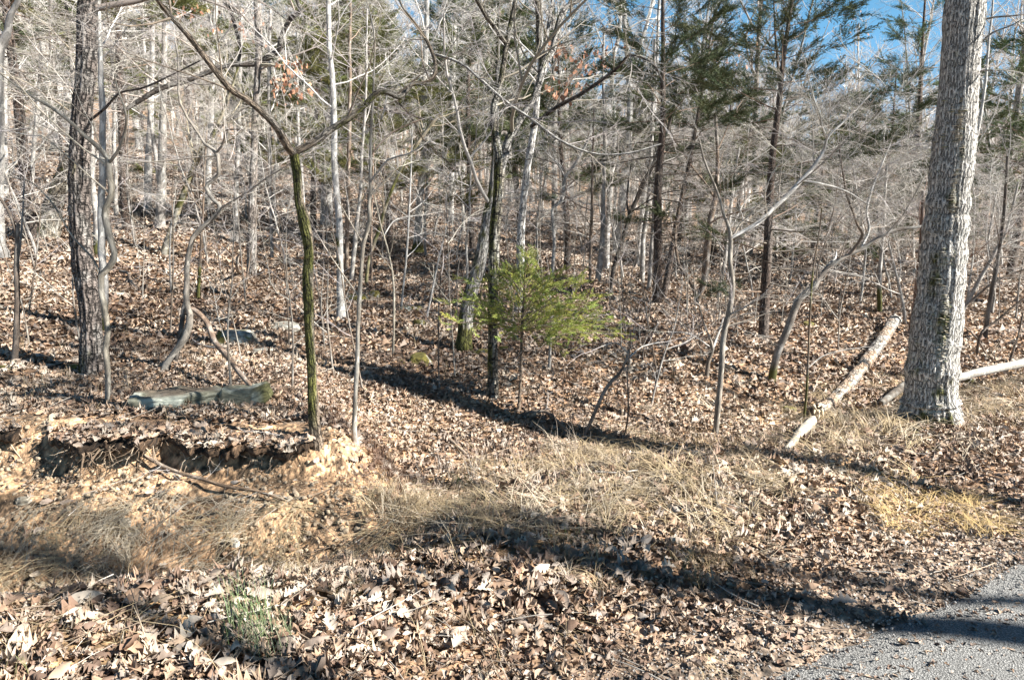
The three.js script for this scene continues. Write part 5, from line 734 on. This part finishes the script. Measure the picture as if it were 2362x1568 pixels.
// ---------------------------------------------------------------- straw, grass, sticks and clods
function strawAt(x, d) { // 0 to 1: how much dry grass lies here
  const s = sOf(x, d), t = tauOf(x, d), n = fbm(x * 1.1 + 3, d * 1.1, 3);
  const crest = ss(1.5, 2.0, s) * (1 - ss(2.5, 2.95, s)) * lerp(0.09, 0.15, ss(-1, 1.5, t)), right = ss(0.9, 2.2, t) * ss(1.0, 1.8, s) * (1 - ss(3.2, 4.4, s)) * 0.15;
  return clamp(Math.max(crest, right) * ss(0.42, 0.62, n) * 1.2) * (1 - dirtOf(x, d));
}
function tuftGeo(sd, n, len, lay, spread, wid) {
  seed(sd); const b = new MB(), c = [1, 1, 1], az0 = rr(0, 6.28);
  for (let i = 0; i < n; i++) {
    const az = lay > 0.8 ? az0 + rr(-0.7, 0.7) : rr(0, 6.28), L = len * rr(0.5, 1.2), lean = clamp(lay + rr(-0.3, 0.25), 0.05, 1.45), p = V(rr(-1, 1) * spread, rr(0, 0.01) + (lay > 0.8 ? rr(0, 0.04) : 0), rr(-1, 1) * spread), w = wid * rr(0.6, 1.3); let e = lean * (lay > 0.8 ? 0.93 : 0.5), q = p.clone(); const sx = -Math.sin(az) * w, sz = Math.cos(az) * w, m = 4, st = b.p.length / 3;
    for (let k = 0; k <= m; k++) { const f = 1 - k / m * 0.8; b.v(V(q.x + sx * f, q.y, q.z + sz * f), V(0, 1, 0), 0, 0, c); b.v(V(q.x - sx * f, q.y, q.z - sz * f), V(0, 1, 0), 0, 0, c); const a = az + rr(-0.15, 0.15); q = q.clone().add(V(Math.cos(a) * Math.sin(e), Math.cos(e), Math.sin(a) * Math.sin(e)).multiplyScalar(L / m)); e += lean * (lay > 0.8 ? 0.12 : 0.45); if (lay > 0.8) e = Math.min(e, 1.62); }
    for (let k = 0; k < m; k++) { const a = st + k * 2; b.i.push(a, a + 1, a + 2, a + 1, a + 3, a + 2); }
  }
  return b.geo(true);
}
const MAT = [tuftGeo(51, 15, 0.36, 1.38, 0.1, 0.0024), tuftGeo(52, 13, 0.3, 1.36, 0.11, 0.0024), tuftGeo(53, 14, 0.42, 1.4, 0.08, 0.0022)], TUFT = [tuftGeo(54, 15, 0.2, 0.7, 0.03, 0.0022), tuftGeo(55, 12, 0.25, 0.78, 0.035, 0.0022)], WEED = [tuftGeo(56, 6, 0.34, 0.5, 0.05, 0.002), tuftGeo(57, 5, 0.42, 0.4, 0.06, 0.002)];
{
  seed(1200); const mats = MAT.map(() => [[], []]), tufts = TUFT.map(() => [[], []]), weeds = WEED.map(() => [[], []]);
  const straw = () => { const t = rr(0.7, 1.1), y = rnd(); return y < 0.55 ? rgb(0.46 * t, 0.36 * t, 0.215 * t) : y < 0.8 ? rgb(0.54 * t, 0.46 * t, 0.34 * t) : rgb(0.3 * t, 0.23 * t, 0.145 * t); };
  const put = (list, x, d, s, c, flat) => { const q = list[Math.floor(rnd() * list.length)], up = gnorm(x, d), an = rr(0, 6.28); const Mx = new THREE.Matrix4().makeBasis(V(1, 0, 0), V(0, 1, 0), V(0, 0, 1)); const qt = new THREE.Quaternion().setFromUnitVectors(UP, flat ? up : up.lerp(UP, 0.6).normalize()).multiply(new THREE.Quaternion().setFromAxisAngle(UP, an)); q[0].push(Mx.compose(V(x, ground(x, d) + (flat ? 0.008 : -0.005), -d), qt, V(s, s, s))); q[1].push(c); };
  for (let i = 0; i < 60000; i++) {
    const a = rr(-0.76, 0.76), r = Math.sqrt(lerp(4, 196, Math.pow(rnd(), 1.5))), x = Math.sin(a) * r, d = Math.cos(a) * r, s = strawAt(x, d); if (sOf(x, d) < 0.3) continue;
    if (rnd() < s) { if (rnd() < 0.92) put(mats, x, d, rr(0.6, 1.15), straw(), true); else put(tufts, x, d, rr(0.5, 1.1), straw()); }
    else if (rnd() < 0.014 * (1 - dirtOf(x, d))) put(rnd() < 0.5 ? weeds : mats, x, d, rr(0.35, 0.8), straw());
  }
  const spot = (u, v, n, rad, list, s0, s1, col, flat) => { const p = hit(u, v); for (let i = 0; i < n; i++) put(list, p.x + rr(-rad, rad), -p.z + rr(-rad, rad), rr(s0, s1), col(), flat); };
  spot(1010, 1190, 75, 0.34, mats, 0.8, 1.3, straw, true); spot(1150, 1190, 45, 0.3, mats, 0.8, 1.2, straw, true); spot(920, 1170, 30, 0.22, tufts, 0.8, 1.4, straw); spot(290, 1285, 13, 0.12, tufts, 0.9, 1.3, () => rgb(0.52, 0.45, 0.34)); spot(330, 1300, 35, 0.4, mats, 0.7, 1.1, () => rgb(0.5, 0.43, 0.32), true); spot(120, 1320, 45, 0.4, mats, 0.7, 1.1, straw, true); spot(560, 1290, 35, 0.35, mats, 0.7, 1.1, straw, true);
  spot(1480, 1150, 75, 0.5, mats, 0.7, 1.1, straw, true); spot(1650, 1090, 40, 0.5, mats, 0.7, 1.1, straw, true); spot(2140, 1180, 55, 0.4, mats, 0.5, 0.9, () => rgb(0.5, 0.36, 0.16), true); spot(1990, 985, 35, 0.3, tufts, 0.7, 1.1, straw); spot(1340, 1330, 13, 0.14, tufts, 0.5, 0.9, straw); spot(1060, 1110, 35, 0.35, weeds, 0.5, 0.8, () => rgb(0.42, 0.38, 0.34)); spot(830, 1085, 65, 0.3, weeds, 0.4, 0.7, () => rgb(0.2, 0.12, 0.08)); spot(1260, 1070, 30, 0.4, weeds, 0.6, 1, () => rgb(0.4, 0.34, 0.28)); spot(1550, 1030, 30, 0.5, weeds, 0.5, 0.9, () => rgb(0.42, 0.32, 0.22)); spot(1660, 1330, 15, 0.2, tufts, 0.6, 1, () => rgb(0.3, 0.22, 0.12));
  const g = new THREE.Group(); g.name = 'dry_grass'; g.userData = { kind: 'stuff', label: 'bleached dry grass and straw matted along the road shoulder and ditch', category: 'grass' }; scene.add(g);
  mats.forEach(([m, c], k) => inst('matted_straw', MAT[k], M.grass, m, c, g)); tufts.forEach(([m, c], k) => inst('straw_tufts', TUFT[k], M.grass, m, c, g)); weeds.forEach(([m, c], k) => inst('dead_stems', WEED[k], M.grass, m, c, g));
  const green = (u, v, n, h, label, c0) => { const p = hit(u, v), o = thing('grass_tuft', label, 'grass', p), gm = tuftGeo(u, n, h, 0.42, 0.09, 0.0017), m = [], c = []; for (let i = 0; i < 3; i++) { m.push(new THREE.Matrix4().compose(V(rr(-0.03, 0.03), 0, rr(-0.03, 0.03)), new THREE.Quaternion().setFromAxisAngle(UP, i * 2), V(1, rr(0.8, 1.1), 1))); c.push(rgb(c0[0] * rr(0.8, 1.2), c0[1] * rr(0.85, 1.15), c0[2] * rr(0.8, 1.2))); } inst('blades', gm, M.grass, m, c, o); };
  green(572, 1462, 34, 0.3, 'green grass tuft in the leaves at lower left, taller left one', [0.16, 0.235, 0.1]); green(622, 1495, 34, 0.22, 'green grass tuft in the leaves at lower left, lower right one', [0.2, 0.26, 0.12]);
  green(800, 1372, 16, 0.1, 'small olive grass tuft in leaves right of the green tufts', [0.13, 0.14, 0.05]); green(1580, 1310, 20, 0.14, 'small green-brown grass tuft in the shadow at right', [0.15, 0.14, 0.06]); green(1300, 1250, 20, 0.11, 'small olive grass tuft at the crest of the leaf mound', [0.16, 0.16, 0.06]); green(30, 1545, 16, 0.1, 'small olive grass tuft at the lower left corner', [0.15, 0.15, 0.07]); green(1070, 1125, 18, 0.12, 'dark green blades in the ditch below the centre', [0.06, 0.1, 0.035]);
}
{ // sticks among the leaves; clods and pebbles on the bare dirt
  seed(1400); const g = new THREE.Group(); g.name = 'fallen_twigs'; g.userData = { kind: 'stuff', label: 'small fallen twigs scattered over the leaves and the dirt bank', category: 'twigs' }; scene.add(g);
  const list = [0, 1, 2].map((k) => { const b = new MB(); seed(70 + k); const P = wander(V(0, -0.5, 0), V(0, 1, 0), 1, 5, 0.13); b.tube(P, taper(0.008, 0.0035, 6), 5, [1, 1, 1]); if (k) b.tube(wander(P[2], V(0.7, 1, 0.1), 0.4, 3, 0.15), taper(0.005, 0.002, 4), 4, [1, 1, 1]); return [b.geo(), [], []]; });
  for (let i = 0; i < 4200; i++) { const a = rr(-0.75, 0.75), r = Math.sqrt(lerp(5, 500, Math.pow(rnd(), 1.4))), x = Math.sin(a) * r, d = Math.cos(a) * r; if (sOf(x, d) < (rnd() < 0.1 ? -0.3 : 0.1)) continue; const q = list[Math.floor(rnd() * 3)], an = rr(0, 6.28), t = rr(0.6, 1.3), p = rnd(); q[1].push(frame(V(x, Math.max(0, ground(x, d) + 0) * 0 + ground(x, d) + rr(0.02, 0.05), -d), V(Math.cos(an), rr(-0.2, 0.25), Math.sin(an)), UP, rnd() * 6, rr(0.12, 0.5))); q[2].push(p < 0.5 ? rgb(0.3 * t, 0.23 * t, 0.17 * t) : p < 0.8 ? rgb(0.5 * t, 0.46 * t, 0.4 * t) : rgb(0.16, 0.12, 0.09)); }
  list.forEach(([q, m, c]) => inst('twigs', q, M.clod, m, c, g));
  const h = new THREE.Group(); h.name = 'clods'; h.userData = { kind: 'stuff', label: 'crumbled clods and grit on the bare dirt bank and the road\'s edge', category: 'dirt' }; scene.add(h);
  for (let k = 0; k < 3; k++) { const q = new THREE.IcosahedronGeometry(1, 2), P = q.attributes.position; for (let i = 0; i < P.count; i++) { const x = P.getX(i), y = P.getY(i), z = P.getZ(i), f = 0.65 + 0.6 * n3(x * 1.6 + k * 9, y * 1.6, z * 1.6); P.setXYZ(i, x * f, y * f * 0.75, z * f); } q.computeVertexNormals(); const m = [], c = [];
    for (let i = 0; i < 9000; i++) { const x = rr(-6, 0.3), s = rr(2.7, 4.3) + bankOff(x), d = s * 1.139 + 1.95 + 0.545 * x, w = dirtOf(x, d) * ss(0.35, 0.6, fbm(x * 2.5, d * 2.5, 2)); if (rnd() > w) continue; const z = 0.003 + 0.022 * Math.pow(rnd(), 7), t = rr(0.75, 1.2); m.push(new THREE.Matrix4().compose(V(x, ground(x, d) + z * 0.2, -d), new THREE.Quaternion().setFromEuler(new THREE.Euler(rr(0, 6), rr(0, 6), rr(0, 6))), V(z, z, z))); c.push(rgb(0.38 * t, 0.305 * t, 0.215 * t)); }
    for (let i = 0; i < 2600; i++) { const t = rr(-1, 7), e = 0.3 + 0.5 * (rnd() + rnd() - 1), x = 0.878 * t - 0.479 * e, d = 1.95 + 0.479 * t + 0.878 * e, z = rr(0.002, 0.007), v = rr(0.7, 1.3); m.push(new THREE.Matrix4().compose(V(x, Math.max(ground(x, d), e < 0.3 ? 0.008 : -1) + z * 0.3, -d), new THREE.Quaternion().setFromEuler(new THREE.Euler(rr(0, 6), rr(0, 6), 0)), V(z, z, z))); c.push(rgb(0.27 * v, 0.26 * v, 0.245 * v)); }
    inst('clods', q, M.clod, m, c, h); }
}
renderer.render(scene, camera);
